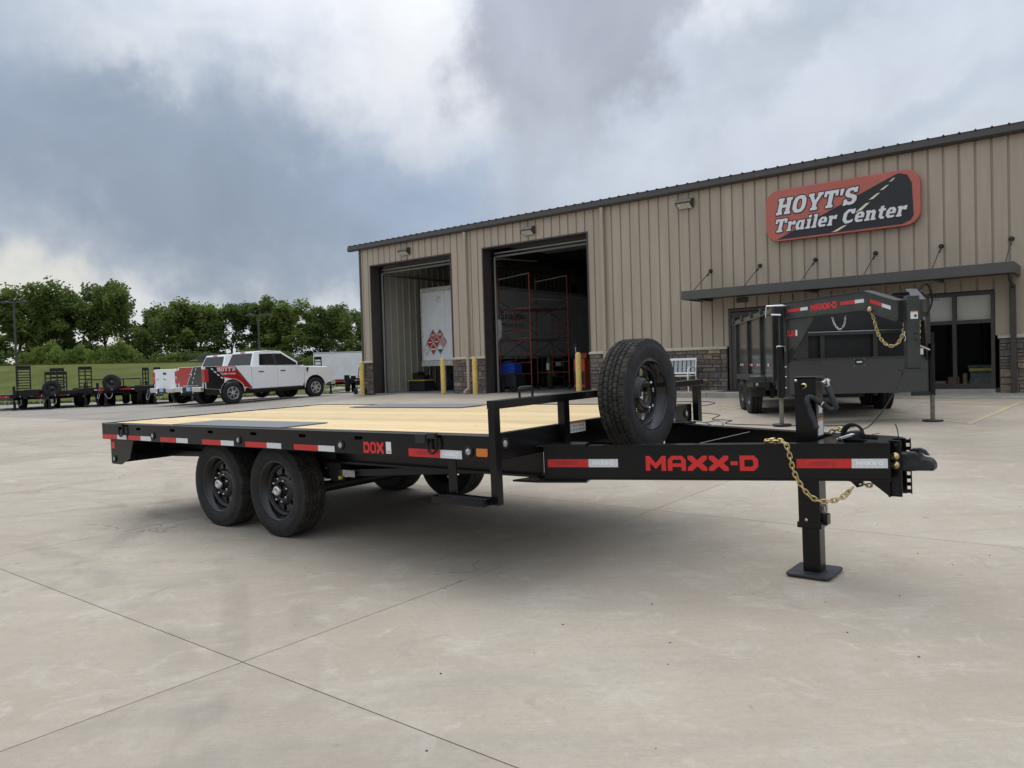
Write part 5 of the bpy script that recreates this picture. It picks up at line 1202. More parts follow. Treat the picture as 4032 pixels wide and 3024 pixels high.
chain(T, [(3.70, 1.04, .795), OB(1.30, .792, -.04), OB(1.365, .800, -.02), OB(1.41, .79), OB(1.43, .72), OB(1.447, .634), OB(1.48, .56), OB(1.522, .499), OB(1.565, .468), OB(1.614, .462), OB(1.665, .472), OB(1.706, .493), OB(1.749, .540)])
chain(T, [(4.11, 1.19, .565), (4.13, 1.20, .535), (4.16, 1.22, .530), (4.18, 1.24, .55), (4.185, 1.25, .575)], .036, .0045)
chain(T, [(3.89, 1.42, .800), (3.93, 1.42, .826), (3.97, 1.40, .822), (4.01, 1.36, .806), (4.04, 1.33, .80)])
q = MBu('black_paint'); q.prism([(4.02, .573), (4.14, .573), (4.14, .54), (4.11, .53), (4.08, .56)], (0, 1.135, 0), X3, Z3, (0, .012, 0)); q.build('chain_lug', T)
MBu('zinc').lathe([(-.006, 0), (-.006, .008), (0, .008)], 12, 'y', (4.128, 1.134, .553)).build('chain_bolt', T)
# warning label on the bulkhead channel, far sticker, breakaway cable loop
q = MBu('label_white'); q.box(XB + .0122, XB + .0132, .735, .978, .828, .894); q.use('label_orange'); q.box(XB + .0134, XB + .0140, .737, .976, .884, .893); q.use('label_grey')
for k in range(6): q.box(XB + .0134, XB + .0140, .745 + k * .038, .775 + k * .038, .836, .856)
for k in range(3): q.box(XB + .0134, XB + .0140, .745 + k * .075, .81 + k * .075, .864, .878)
q.build('warning_label', T)
q = MBu('label_yellow'); q.box(XB + .0122, XB + .0132, 2.17, 2.30, .835, .885); q.use('label_blue'); q.box(XB + .0122, XB + .0132, 2.17, 2.30, .765, .834); q.use('label_white'); q.box(XB + .0134, XB + .014, 2.19, 2.28, .775, .80); q.build('capacity_sticker', T)
q = MBu('cable_steel'); q.tube(cr([(2.72, 2.0, .81), (2.84, 1.98, .80), (2.93, 1.96, .815), (2.99, 1.94, .81), (3.0, 1.93, .785), (2.96, 1.94, .765), (2.90, 1.96, .785), (2.84, 1.98, .798)], 4), .0045, 6); q.build('winch_cable', T)
# spare wheel standing across the tongue, facing forwards
SX, SY, SZ = 2.70, 1.258, 1.052
sw_ = trailer_wheel(T, SX, SY, SZ, -1, Rt=.378, wd=.22, hub=False, spin=.5, spare=True, name='spare_wheel'); sw_.rotation_euler = (0, 0, PI / 2); sw_['label'] = 'spare wheel standing upright behind the bulkhead rail'
q = MBu('black_paint'); q.box(2.585, 2.65, 1.245, 1.305, .74, 1.10); q.box(2.652, 2.66, 1.19, 1.36, .97, 1.13); q.build('spare_mount', T)
q = MBu('label_white'); q.lathe([(0, 0), (0, .010), (.001, .010)], 14, 'y', (0, -.0385, 0)); lb = q.build('rim_sticker', sw_); lb.location = (.12, -.0, -.085)
q = MBu('label_white'); q.box(-.024, .024, -.051, -.050, -.014, .014); q.use('label_grey'); q.box(-.021, .021, -.0518, -.0512, -.011, .011); lb = q.build('rim_label', sw_); lb.location = (.135, .0215, .022)

# ---------------------------------------------------------------- charcoal gooseneck dump trailer
a8 = R(-8)
G = empty('gooseneck_dump_trailer', (0, 0, 0), mtx=Matrix.Translation((5.56, 12.49, .20)) @ Matrix.Rotation(a8, 4, 'Z')); tag(G, 'charcoal gooseneck dump trailer standing on its jacks before the shop front', 'trailer')
def gp(m, name, *b, bev=0, **k): return MBu(m).box(*b).build(name, G, bevel=bev, **k)
CX = -.02
# bed
BX0, BX1, BY0, BY1, BZ0, BZ1 = -1.04, 1.04, .95, 5.55, .66, 1.90
gp('charcoal_paint', 'bed_floor', BX0, BX1, BY0, BY1, BZ0, BZ0 + .05)
for x0, x1 in ((BX0, BX0 + .02), (BX1 - .02, BX1)): gp('charcoal_gloss', 'side_wall', x0, x1, BY0, BY1, BZ0 + .051, BZ1)
gp('charcoal_paint', 'front_wall', BX0 + .021, BX1 - .021, BY0, BY0 + .02, BZ0 + .051, BZ1); gp('charcoal_paint', 'tailgate', BX0 + .021, BX1 - .021, BY1 - .03, BY1, BZ0 + .051, BZ1)
for sx, e0, e1 in ((-1, BX0 - .05, BX0 - .001), (1, BX1 + .001, BX1 + .05)):
    for y in (BY0 + .06, 2.25, 3.75, 5.35):
        MBu('charcoal_paint').hexa([(e0 if sx < 0 else e0, y - .05, BZ0 + (.1 if y > 1.2 else -.05)), (e1, y - .05, BZ0 + .1), (e1, y + .05, BZ0 + .1), (e0, y + .05, BZ0 + .1), (e0, y - .05, BZ1 - .001), (e1, y - .05, BZ1 - .001), (e1, y + .05, BZ1 - .001), (e0, y + .05, BZ1 - .001)]).build('side_stake', G)
    q = MBu('charcoal_gloss'); q.box(e0 - .02 if sx < 0 else e0 - .02, e1 + .02, BY0 - .02, BY1 + .03, BZ1, BZ1 + .10); q.build('top_rail', G, bevel=.006)
    for y in (1.9, 3.0, 4.2, 5.45): gp('charcoal_paint', 'board_pocket', (e0 - .05) if sx < 0 else e1, (e0 - .021) if sx < 0 else e1 + .05, y - .06, y + .06, BZ1 + .03, BZ1 + .15)
q = MBu('tape_red')
for k, y in enumerate((1.5, 2.4, 2.65, 3.3, 3.55, 4.5, 4.75)):
    q.use('tape_red'); q.box(BX0 - .0035, BX0 - .001, y, y + .12, BZ0 + .30, BZ0 + .35); q.use('tape_white'); q.box(BX0 - .0035, BX0 - .001, y + .121, y + .23, BZ0 + .30, BZ0 + .35)
q.build('reflective_tape', G)
# main frame
for x in (-.86, .80): gp('charcoal_paint', 'frame_rail', x, x + .06, .02, 5.5, .50, .655)
for x in (-1.06, 1.0): gp('charcoal_paint', 'bed_rail', x, x + .06, .05, BY0 - .02, .56, .70)
# front box
q = MBu('diamond_charcoal'); q.box(-1.03, 1.115, -.012, 0, .50, 1.06); q.build('front_plate', G)
q = MBu('charcoal_paint'); q.box(-1.03, 1.09, .001, .55, 1.04, 1.075); q.build('deck_ledge', G)
q = MBu('charcoal_paint'); q.box(-1.0, 1.06, .53, .56, .52, 1.04); q.build('box_back', G)
gp('charcoal_paint', 'box_lip', -.92, 1.05, -.03, -.0125, 1.062, 1.085)
q = MBu('black_flat'); q.box(.0, .13, -.017, -.0125, .965, 1.045); q.use('chrome'); q.box(.025, .105, -.026, -.0175, .995, 1.02); q.build('paddle_latch', G)
for x, z in ((-.01, .955), (.14, .955), (-.01, 1.05), (.14, 1.05)): MBu('zinc').lathe([(-.006, 0), (-.006, .006), (0, .006)], 8, 'y', (x, -.0125, z)).build('rivet', G)
gp('charcoal_paint', 'shelf_rail', -1.0, 1.06, .50, .56, 1.47, 1.53)
gp('zinc', 'shelf_edge', -.98, 1.04, .497, .4995, 1.522, 1.532)
gp('black_flat', 'back_panel', -.98, 1.04, .60, .62, 1.08, 2.0)
for x in (-.78, -.40, .45): gp('charcoal_paint', 'upright', x, x + .07, .52, .57, 1.076, 1.469)
# front corner columns
for x0, x1 in ((-1.10, -1.0), (1.06, 1.16)): gp('charcoal_paint', 'corner_column', x0, x1, .0, .12, .48, 2.01)
# gooseneck beams
KN = 1.75
def neck(x0, x1, xe, side):
    q = MBu('charcoal_paint'); a = Vector((x0, .02, 0)); b = Vector((x1, -1.80, 0)); e = Vector((xe, -2.50, 0))
    for p0, p1, zt0, zt1, zb0, zb1 in ((a, b, 2.0, 2.0, KN, KN), (b, e, 2.0, 1.80, KN, 1.55)):
        d = (p1 - p0).normalized(); n = Vector((-d.y, d.x, 0)) * .035
        q.hexa([(p0 - n).to_tuple()[:2] + (zb0,), (p0 + n).to_tuple()[:2] + (zb0,), (p1 + n).to_tuple()[:2] + (zb1,), (p1 - n).to_tuple()[:2] + (zb1,), (p0 - n).to_tuple()[:2] + (zt0,), (p0 + n).to_tuple()[:2] + (zt0,), (p1 + n).to_tuple()[:2] + (zt1,), (p1 - n).to_tuple()[:2] + (zt1,)])
        for zz0, zz1, t in ((zt0, zt1, .012), (zb0 - .012, zb1 - .012, .012)):
            m_ = Vector((-d.y, d.x, 0)) * .07
            q.hexa([(p0 - m_).to_tuple()[:2] + (zz0,), (p0 + m_).to_tuple()[:2] + (zz0,), (p1 + m_).to_tuple()[:2] + (zz1,), (p1 - m_).to_tuple()[:2] + (zz1,), (p0 - m_).to_tuple()[:2] + (zz0 + t,), (p0 + m_).to_tuple()[:2] + (zz0 + t,), (p1 + m_).to_tuple()[:2] + (zz1 + t,), (p1 - m_).to_tuple()[:2] + (zz1 + t,)])
    return q.build('neck_beam', G)
neck(-1.05, -.33, -.14, -1); neck(1.10, .24, .10, 1)
# gusset triangle under the left and right neck
for x0, x1 in ((-1.05, -.78), (1.10, .80)):
    q = MBu('charcoal_paint'); a = Vector((x0, -.012, 0)); d = (Vector((x1, -.70, 0)) - a)
    q.prism([(0, KN - .015), (1, KN - .015), (0.02, 1.0)], a, d, Z3, (.012, .004, 0)); q.build('neck_gusset', G)
# decals on the left neck (outer face)
d8 = (Vector((-.33, -1.80, 0)) - Vector((-1.05, .02, 0))).normalized(); n8 = Vector((d8.y, -d8.x, 0)); n8 = n8 if n8.x < 0 else -n8
def gneck(m, d0, d1, z0, z1, lift=.0365):
    q = MBu(m); o_ = Vector((-1.05, .02, 0)) + n8 * lift; a, b = o_ + d8 * d0, o_ + d8 * d1; q.add([(a.x, a.y, z0), (b.x, b.y, z0), (b.x, b.y, z1), (a.x, a.y, z1)], [(0, 1, 2, 3)]); return q.build('reflective_tape', G)
gneck('tape_red', .10, .45, 1.845, 1.895); gneck('tape_white', .451, .64, 1.845, 1.895); gneck('tape_red', 1.42, 1.74, 1.85, 1.90); gneck('tape_white', 1.741, 1.93, 1.85, 1.90)
o_ = Vector((-1.05, .02, 1.82)) + n8 * .037 + d8 * .72; q = MBu('decal_red'); put_text(q, block_text('MAXX-D', .62, .10), o_, tuple(d8), Z3); q.build('maker_lettering', G)
e8 = (Vector((-.14, -2.50, 1.80)) - Vector((-.33, -1.80, 2.0))); L8 = e8.length; e8n = e8.normalized(); m8 = Vector((e8n.y, -e8n.x, 0)).normalized(); m8 = m8 if m8.x < 0 else -m8
def gneck2(m, d0, d1, z0, z1):
    q = MBu(m); o_ = Vector((-.33, -1.80, 1.765)) + m8 * .037; a, b = o_ + e8n * d0, o_ + e8n * d1; q.add([a + Vector((0, 0, z0)), b + Vector((0, 0, z0)), b + Vector((0, 0, z1)), a + Vector((0, 0, z1))], [(0, 1, 2, 3)]); q.build('reflective_tape', G)
gneck2('tape_red', .12, .40, .10, .15); gneck2('tape_white', .401, .60, .095, .145)
_ga = Vector((-1.05, -.012, 0)); _gd = Vector((.27, -.688, 0)).normalized(); _gn = Vector((_gd.y, -_gd.x, 0)); _go = _ga + _gn * .006
q = MBu('decal_red'); put_text(q, block_text('DJX', .20, .095, .06), (_go.x + _gd.x * .03, _go.y + _gd.y * .03, 1.455), tuple(_gd), Z3); q.build('model_decal', G)
gp('charcoal_paint', 'side_infill', -.998, -.72, -.012, 0, 1.09, KN - .02)
MBu('charcoal_paint').prism([(1.0, 1.09), (1.118, 1.09), (1.118, 2.0), (.90, 2.0), (.93, 1.7)], (0, -.010, 0), X3, Z3, (0, .009, 0)).build('side_infill', G)
q = MBu('label_white'); a_ = _go + _gd * .25; b_ = _go + _gd * .30; q.add([(a_.x, a_.y, 1.455), (b_.x, b_.y, 1.455), (b_.x, b_.y, 1.55), (a_.x, a_.y, 1.55)], [(0, 1, 2, 3)]); q.build('serial_label', G)
# coupler post
q = MBu('charcoal_paint'); q.box(CX - .075, CX + .075, -2.62, -2.47, .92, 1.86); q.build('coupler_post', G, bevel=.008)
q = MBu('charcoal_paint'); q.box(CX - .13, CX + .13, -2.66, -2.42, .885, .919); q.build('coupler_plate', G)
q = MBu('black_flat')
for z in (1.30, 1.38, 1.60): q.lathe([(-.008, 0), (-.008, .015), (0, .018)], 10, 'y', (CX + .02, -2.621, z))
q.build('set_bolt', G)
q = MBu('label_white'); q.box(CX - .04, CX + .05, -2.6225, -2.621, 1.56, 1.66); q.use('label_orange'); q.box(CX - .04, CX + .05, -2.6235, -2.623, 1.645, 1.66); q.build('warning_label', G)
q = MBu('zinc'); q.tube([(CX - .085, -2.55, 1.40), (CX - .10, -2.57, 1.36), (CX - .085, -2.58, 1.32), (CX - .10, -2.58, 1.28)], .006, 6); q.build('lock_pin', G)
q = MBu('dark_steel'); q.tube([(CX + .09, -2.5, 1.22), (CX + .1, -2.5, .93)], .022, 8); q.use('label_white'); q.box(CX + .085, CX + .13, -2.56, -2.555, 1.10, 1.18); q.build('release_latch', G)
q = MBu('zinc'); q.tube([(CX + .14, -2.3, 1.30), (CX + .22, -2.2, 1.22), (CX + .36, -2.15, 1.16)], .011, 6); q.build('release_handle', G)
chain(G, [(-.33, -1.95, 1.73), (-.30, -1.97, 1.60), (-.26, -2.0, 1.40), (-.20, -2.05, 1.27), (-.12, -2.1, 1.22), (-.05, -2.15, 1.27), (.0, -2.2, 1.42), (.02, -2.22, 1.60)], .06, .0075)
MBu('gold_zinc').lathe([(-.02, 0), (-.02, .045), (.02, .045), (.02, 0)], 14, 'y', (-.33, -1.93, 1.74)).build('chain_hook', G)
chain(G, [(.18, -2.1, 1.62), (.185, -2.1, 1.45), (.19, -2.12, 1.28), (.21, -2.12, 1.25), (.225, -2.1, 1.4), (.23, -2.1, 1.58)], .06, .0075)
chain(G, [(.24, -2.05, 1.60), (.21, -2.1, 1.40), (.20, -2.1, 1.27)], .06, .0075)
chain(G, [(-.62, -1.1, 1.70), (-.60, -1.15, 1.58), (-.54, -1.2, 1.50), (-.48, -1.2, 1.57), (-.46, -1.2, 1.69)], .04, .005, 'zinc')
q = MBu('rubber_dark')
for k in range(3): q.tube(cr([(.34, -1.75 - .02 * k, 1.98), (.44 + .01 * k, -1.75, 2.08), (.52, -1.75, 1.98), (.53, -1.75, 1.82), (.46, -1.8, 1.68), (.38, -1.85, 1.62)], 5), .013, 6)
q.build('hose_loop', G)
q = MBu('blue_plastic'); q.tube([(.62, -1.55, 1.86), (.70, -1.55, 1.86)], .010, 8); q.build('hose_tip', G)
q = MBu('rubber_dark'); q.lathe([(0, 0), (0, .10), (.03, .11), (.045, .08), (.045, 0)], 20, 'z', (.02, -2.05, 1.91)); q.build('winch_drum', G)
# jacks
for x in (-1.16, 1.165):
    q = MBu('black_paint'); q.tube([(x, -.02, .46), (x, -.02, 1.27)], .062 if x < 0 else .045, 16)
    if x < 0: q.use('zinc'); q.tube([(x - .055, -.03, 1.275), (x - .055, -.04, 1.30), (x + .07, -.04, 1.30), (x + .08, .0, 1.22)], .012, 6)
    q.build('landing_jack', G)
    q = MBu('tube_dusty'); q.tube([(x, -.02, .03), (x, -.02, .459)], .034, 14); q.build('jack_ram', G)
    q = MBu('foot_grey'); q.lathe([(.0, 0), (.0, .15), (.018, .15), (.018, 0)], 22, 'z', (x, -.02, .008 if x < 0 else .03)); q.build('jack_foot', G)
    for z in (.62, .80, .96):
        if x < 0: MBu('zinc').tube([(x + .06, -.05, z), (x + .085, -.055, z)], .014, 8).build('bolt', G)
gp('black_paint', 'jack_housing', -1.155, -1.103, .0, .11, .70, 1.93, bev=.004)
q = MBu('black_flat'); q.box(-1.25, -1.09, -.02, .14, 1.78, 1.94); q.use('chrome'); q.tube([(-1.36, .02, 1.965), (-1.06, -.03, 1.965)], .016, 8); q.tube([(-1.36, .02, 1.96), (-1.37, .02, 1.78)], .010, 6); q.tube([(-1.30, -.05, 1.82), (-1.15, -.06, 1.81)], .016, 8); q.build('spool_valve', G)
gp('black_paint', 'jack_housing', 1.165, 1.215, .0, .10, .6, 1.45)
gp('black_flat', 'jack_bracket', .85, 1.2, -.05, .0 - .013, .44, .50)
# fenders, steps, wheels
for sx in (-1, 1):
    x0, x1 = (-1.33, -1.05) if sx < 0 else (1.05, 1.33)
    q = MBu('diamond_charcoal'); prof = [(1.93, .60), (2.02, .96), (2.12, 1.0), (3.52, 1.0), (3.62, .96), (3.70, .70)]; vs = []
    for (y, z) in prof: vs += [(x0, y, z - .2), (x1, y, z - .2)]
    q.add(vs, [(2 * i, 2 * i + 2, 2 * i + 3, 2 * i + 1) for i in range(5)]); o = q.build('fender', G); md = o.modifiers.new('solid', 'SOLIDIFY'); md.thickness = .012
    gp('charcoal_paint', 'fender_skirt', x0 - .006 if sx < 0 else x1, x0 if sx < 0 else x1 + .006, 2.02, 3.62, .70, .80)
    gp('charcoal_paint', 'fender_step', x0 - .02 if sx < 0 else 1.05, -1.05 if sx < 0 else x1 + .02, 1.55, 1.925, .58, .68)
    q = MBu('lens_clear'); q.lathe([(-.012, 0), (-.012, .028), (0, .03)], 14, 'y', ((x0 + .06) if sx < 0 else x1 - .06, 1.549, .632)); q.build('marker_light', G)
    for y in (2.45, 3.24): simple_wheel(G, -1.19 if sx < 0 else 1.19, y, .375 + (.03 if y < 3 else .05) + (.0 if sx < 0 else .03), sx, Rt=.375, wd=.235, Rr=.21, ax='x')
for y in (2.45, 3.24): MBu('black_flat').tube([(-1.05, y, .41), (1.05, y, .43)], .045, 10).build('axle', G)
gp('black_flat', 'spring_hanger', -.96, -.88, 1.95, 2.05, .36, .56); gp('black_flat', 'spring_hanger', .88, .96, 1.95, 2.05, .36, .56)
gp('black_flat', 'scissor_hoist', -.5, .5, 1.2, 1.9, .38, .62)

# extension cord on the ground
cpts = [(3.3, 18.9), (4.09, 18.4), (4.52, 18.15), (4.65, 17.8), (4.55, 17.46), (4.26, 17.18), (3.98, 17.2), (3.6, 17.0), (3.45, 16.2), (3.73, 15.61), (3.95, 15.2), (3.99, 14.86), (3.80, 14.5), (3.67, 14.15), (3.84, 13.97), (3.92, 13.80), (3.76, 13.58), (3.70, 13.34), (3.90, 13.10), (4.52, 12.62), (5.09, 12.30), (5.42, 12.2)]
cp3 = [(x, y, gz(x, y) + (.006 if y < 17.9 else .012)) for x, y in cpts]
O8 = Matrix.Translation((5.56, 12.49, .20)) @ Matrix.Rotation(a8, 4, 'Z')
mid = [O8 @ Vector(p) for p in ((-.55, -1.2, .0), (-.52, -2.2, .12), (-.44, -2.5, .30), (-.32, -2.55, .50), (-.22, -2.55, .68), (-.12, -2.5, .88))]
full = cp3 + [tuple(p) for p in mid]; full[-6] = (full[-6][0], full[-6][1], gz(full[-6][0], full[-6][1]) + .006)
q = MBu('cord_black'); q.tube(cr(full, 6), .008, 6); o = q.build('extension_cord', None); tag(o, 'thin dark extension cord snaking over the concrete to the dump trailer', 'cord')

# ---------------------------------------------------------------- pickup trucks
def alloy_wheel(parent, x, y, z, face, Rt=.405, name='wheel'):
    w_ = link(name, _al[0], parent); w_.location = (x, y, z); w_.rotation_euler = (0, .3 * x, 0 if face < 0 else PI); link('alloy_rim', _al[1], w_); return w_
_t = tyre_mb(.405, .265, .235, False, mt='rubber').build('tyre', None)
q = MBu('dark_steel'); q.lathe([(-.05, 0), (-.05, .20)], 30, 'y'); q.use('alloy'); q.lathe([(-.112, .240), (-.120, .236), (-.120, .226), (-.105, .215), (-.06, .207)], 36, 'y')
for k in range(6):
    a = 2 * PI * k / 6
    for da in (-.13, .13):
        p0 = Vector((.055 * math.cos(a + da * 2), -.098, .055 * math.sin(a + da * 2))); p1 = Vector((.222 * math.cos(a + da), -.108, .222 * math.sin(a + da))); q.bar(p0, p1, .030, .030, (0, 1, 0))
q.lathe([(-.06, .07), (-.105, .068), (-.118, .05), (-.118, 0)], 20, 'y'); _r_ = q.build('alloy_rim', None)
_al = (_t.data, _r_.data); bpy.data.objects.remove(_t); bpy.data.objects.remove(_r_)

def pickup(loc, rz, wrap, label, hitch=True):
    T_ = empty('pickup_truck', (loc[0], loc[1], 0), rz); T_.location = loc; tag(T_, label, 'pickup truck', 'pickups parked side by side' if False else None)
    m = 'truck_white'; RA, FA, AR = 1.12, 4.83, .50
    def arch(cx, r, n=12, z0=.0): return [(cx + r * math.cos(PI - PI * k / n), .42 + r * math.sin(PI - PI * k / n)) for k in range(n + 1)]
    # bed side panels / lower body: side slabs with wheel arches, tumblehome by z
    def side(poly, ys, name, mm=m, th_=.05):
        for s in ys:
            q = MBu(mm); n = len(poly)
            def yy(z): return s * .975
            o1 = [(x, yy(z), z) for x, z in poly]; o2 = [(x, yy(z) - s * th_, z) for x, z in poly]
            q.add(o1 + o2, [tuple(range(n)), tuple(range(n, 2 * n))[::-1]] + [(i, (i + 1) % n, n + (i + 1) % n, n + i) for i in range(n)]); q.build(name, T_, bevel=.01)
    bed = [(.06, .62), (RA - AR - .02, .56)] + arch(RA, AR) + [(RA + AR + .02, .56), (1.93, .56), (1.93, 1.40), (.06, 1.42)]
    side(bed, (-1, 1), 'bed_side')
    side([(1.945, .52), (3.06, .52), (3.06, 1.335), (1.945, 1.36)], (-1, 1), 'rear_door'); side([(3.075, .52), (4.22, .52), (4.30, .70), (4.30, 1.27), (3.075, 1.33)], (-1, 1), 'front_door')
    fen = [(4.315, .52), (FA - AR - .01, .52)] + arch(FA, AR) + [(FA + AR + .02, .55), (5.68, .62), (5.76, .95), (5.70, 1.14), (5.55, 1.20), (4.315, 1.275)]
    side(fen, (-1, 1), 'front_fender')
    # hood, nose, tailgate, bed floor
    q = MBu(m); q.add([(4.10, -.86, 1.30), (4.10, .86, 1.30), (5.55, .84, 1.215), (5.55, -.84, 1.215), (5.72, .80, 1.10), (5.72, -.80, 1.10), (4.10, -.95, 1.26), (5.55, -.93, 1.18), (4.10, .95, 1.26), (5.55, .93, 1.18), (5.7, -.88, 1.05), (5.7, .88, 1.05), (5.0, -.86, 1.275), (5.0, .86, 1.275)], [(0, 1, 13, 12), (12, 13, 2, 3), (3, 2, 4, 5), (6, 0, 12, 3, 7), (1, 8, 9, 2, 13), (7, 3, 5, 10), (2, 9, 11, 4)]); q.build('hood', T_)
    q = MBu('plastic_black'); q.box(5.60, 5.72, -.80, .80, .62, 1.04); q.build('grille', T_); q = MBu('chrome'); q.box(5.64, 5.86, -.93, .93, .50, .70); q.build('front_bumper', T_, bevel=.03)
    for s in (-1, 1): MBu('lens_amber').box(5.45, 5.74, s * .78 if s < 0 else .78, s * .78 if s > 0 else -.78, .86, 1.1) if False else MBu('lens_amber').box(5.50, 5.735, min(s * .74, s * .965), max(s * .74, s * .965), .84, 1.08).build('headlight', T_, bevel=.02)
    MBu(m).box(.02, .10, -.80, .80, .66, 1.43).build('tailgate', T_, bevel=.015)
    MBu('black_flat').box(.1, 1.93, -.85, .85, .72, .80).build('bed_floor', T_); MBu('plastic_black').box(1.90, 1.944, -.93, .93, .56, 1.40).build('cab_gap', T_)
    MBu('plastic_black').box(.9, 5.4, -.70, .70, .34, .60).build('chassis', T_); MBu(m).box(1.95, 4.3, -.88, .88, .50, .58).build('rocker_floor', T_)
    for s in (-1, 1): MBu('tail_red').box(.012, .17, min(s * .78, s * .988), max(s * .78, s * .988), .86, 1.33).build('tail_light', T_, bevel=.015); MBu('label_white').box(.012, .0145, min(s * .83, s * .92), max(s * .83, s * .92), 1.04, 1.14).build('reverse_lamp', T_)
    # cab: lower tub top + greenhouse
    zb_, zt_ = 1.34, 1.925
    P_ = [(1.97, .90, zb_), (4.42, .88, 1.285), (3.42, .72, zt_ - .01), (2.22, .74, zt_)]  # rear-bottom, cowl, roof front, roof rear
    def pr_(i, s): x, y, z = P_[i]; return (x, s * y, z)
    q = MBu(m); q.add([pr_(i, s) for i in range(4) for s in (-1, 1)] + [(2.8, -.76, zt_ + .035), (2.8, .76, zt_ + .035)], [(0, 2, 4, 6), (1, 7, 5, 3), (0, 6, 7, 1), (2, 3, 5, 4), (6, 4, 8), (7, 9, 5), (6, 8, 9, 7), (8, 4, 5, 9)]); q.build('cab', T_, bevel=.04)
    def onside(x, z, s, l=.006):
        f = (z - zb_) / (zt_ - zb_); y = .90 + (.735 - .90) * f; return (x, s * (y + l), z)
    for s in (-1, 1):
        q = MBu('auto_glass'); q.add([onside(2.32, 1.40, s), onside(3.02, 1.38, s), onside(3.00, 1.83, s), onside(2.42, 1.83, s)], [(0, 1, 2, 3)]); q.build('rear_window', T_)
        q = MBu('auto_glass'); q.add([onside(3.10, 1.38, s), onside(4.02, 1.36, s), onside(4.00, 1.44, s), onside(3.40, 1.82, s), onside(3.10, 1.83, s)], [(0, 1, 2, 3, 4)]); q.build('front_window', T_)
        q = MBu('plastic_black'); q.add([onside(3.025, 1.37, s, .008), onside(3.095, 1.37, s, .008), onside(3.095, 1.835, s, .008), onside(3.005, 1.835, s, .008)], [(0, 1, 2, 3)]); q.build('door_pillar', T_)
        for x in (2.05 + .18, 3.20): MBu('plastic_black').box(x, x + .22, min(s * .955, s * .99), max(s * .955, s * .99), 1.13, 1.17).build('door_handle', T_, bevel=.008)
        MBu('plastic_black').box(3.98, 4.10, min(s * .97, s * 1.16), max(s * .97, s * 1.16), 1.33, 1.50).build('side_mirror', T_, bevel=.03)
        q = MBu('plastic_black'); q.add([(4.40, s * .990, 1.24), (4.52, s * .988, 1.22), (4.48, s * .990, 1.10), (4.42, s * .990, 1.0)], [(0, 1, 2, 3)]); q.build('fender_vent', T_)
        MBu('plastic_black').box(1.99, 4.22, min(s * .60, s * .93), max(s * .60, s * .93), .44, .50).build('rocker_step', T_)
    # rear glass and windshield
    def lerp3(a, b, t): return tuple(a[i] + (b[i] - a[i]) * t for i in range(3))
    a, b, c_, d = (1.97, -.78, 1.40), (1.97, .78, 1.40), (2.205, .66, 1.86), (2.205, -.66, 1.86)
    MBu('rear_glass').add([(p[0] - .012, p[1], p[2]) for p in ((2.005, -.80, 1.41), (2.005, .80, 1.41), (2.19, .68, 1.86), (2.19, -.68, 1.86))], [(0, 1, 2, 3)]).build('rear_glass', T_)
    MBu('auto_glass').add([(4.345 + .02, -.78, 1.345), (4.345 + .02, .78, 1.345), (3.50 + .02, .66, 1.885), (3.50 + .02, -.66, 1.885)], [(0, 1, 2, 3)]).build('windshield', T_)
    MBu('tail_red').box(2.185, 2.215, -.14, .14, 1.885, 1.92).build('brake_lamp', T_)
    # bumper, plate, hitch
    for ya_ in (-.93, .34): MBu('chrome').box(-.16, .0, ya_, ya_ + .59, .52, .70).build('rear_bumper', T_, bevel=.03)
    MBu('plastic_black').box(-.14, .0, -.335, .335, .50, .68).build('bumper_step', T_); MBu('plate_blue').box(-.150, -.142, -.26 if wrap else -.15, .04 if wrap else .15, .55, .70).build('licence_plate', T_)
    q = MBu('black_flat'); q.box(-.38, -.1, -.04, .04, .40, .46); q.use('chrome'); q.lathe([(0, .0), (0, .02), (.03, .02), (.05, .034), (.08, .03), (.09, 0)], 14, 'z', (-.34, 0, .46)); q.build('tow_hitch', T_)
    for x in (RA, FA):
        for s in (-1, 1): alloy_wheel(T_, x, s * .865, .405, s)
    if wrap:
        Ys = -.992
        def yy(z): return -.979
        def pan(mm, poly, l=0, nm='wrap_panel'):
            q = MBu(mm); q.add([(x, yy(z) - l, z) for x, z in poly], [tuple(range(len(poly)))]); return q.build(nm, T_)
        ra = [(RA + .515 * math.cos(R(t)), .42 + .515 * math.sin(R(t))) for t in range(10, 181, 10)]
        pan('truck_red', [(.44, 1.412), (1.18, 1.40), (1.88, .57), (1.76, .57), (1.66, .60)] + ra[1:9] + [(.80, 1.0)])
        pan('truck_black', [(1.19, 1.40), (1.24, 1.40), (1.925, .57), (1.885, .57)], .001)
        pan('truck_black', [(.065, 1.415), (.43, 1.412), (.795, .995)] + [p for p in ra if p[0] < .80][:] + [(.60, .57), (.065, .63)])
        for k, (x, z) in enumerate(((.27, 1.33), (.38, 1.22), (.50, 1.11), (.64, 1.0))): pan('label_white', [(x, z), (x + .09, z - .055), (x + .115, z - .02), (x + .03, z + .035)], .0015, 'road_dash')
        def tx(txt, x, z, wd, ht, off=.04):
            q = MBu('label_white'); g = slab_text(txt, wd, ht, 0.05); q.add([(x + p[0], yy(z + p[1]) - .003, z + p[1]) for p in g[0]], g[1]); q.build('wrap_lettering', T_)
        tx("HOYT'S", .52, 1.225, .72, .15, .06); tx("Trailer Center", .66, 1.10, .60, .07)
        # tailgate (rear face x = .02)
        def tg(mm, poly, l=0, nm='wrap_panel'): q = MBu(mm); q.add([(.016 - l, y, z) for y, z in poly], [tuple(range(len(poly)))]); return q.build(nm, T_)
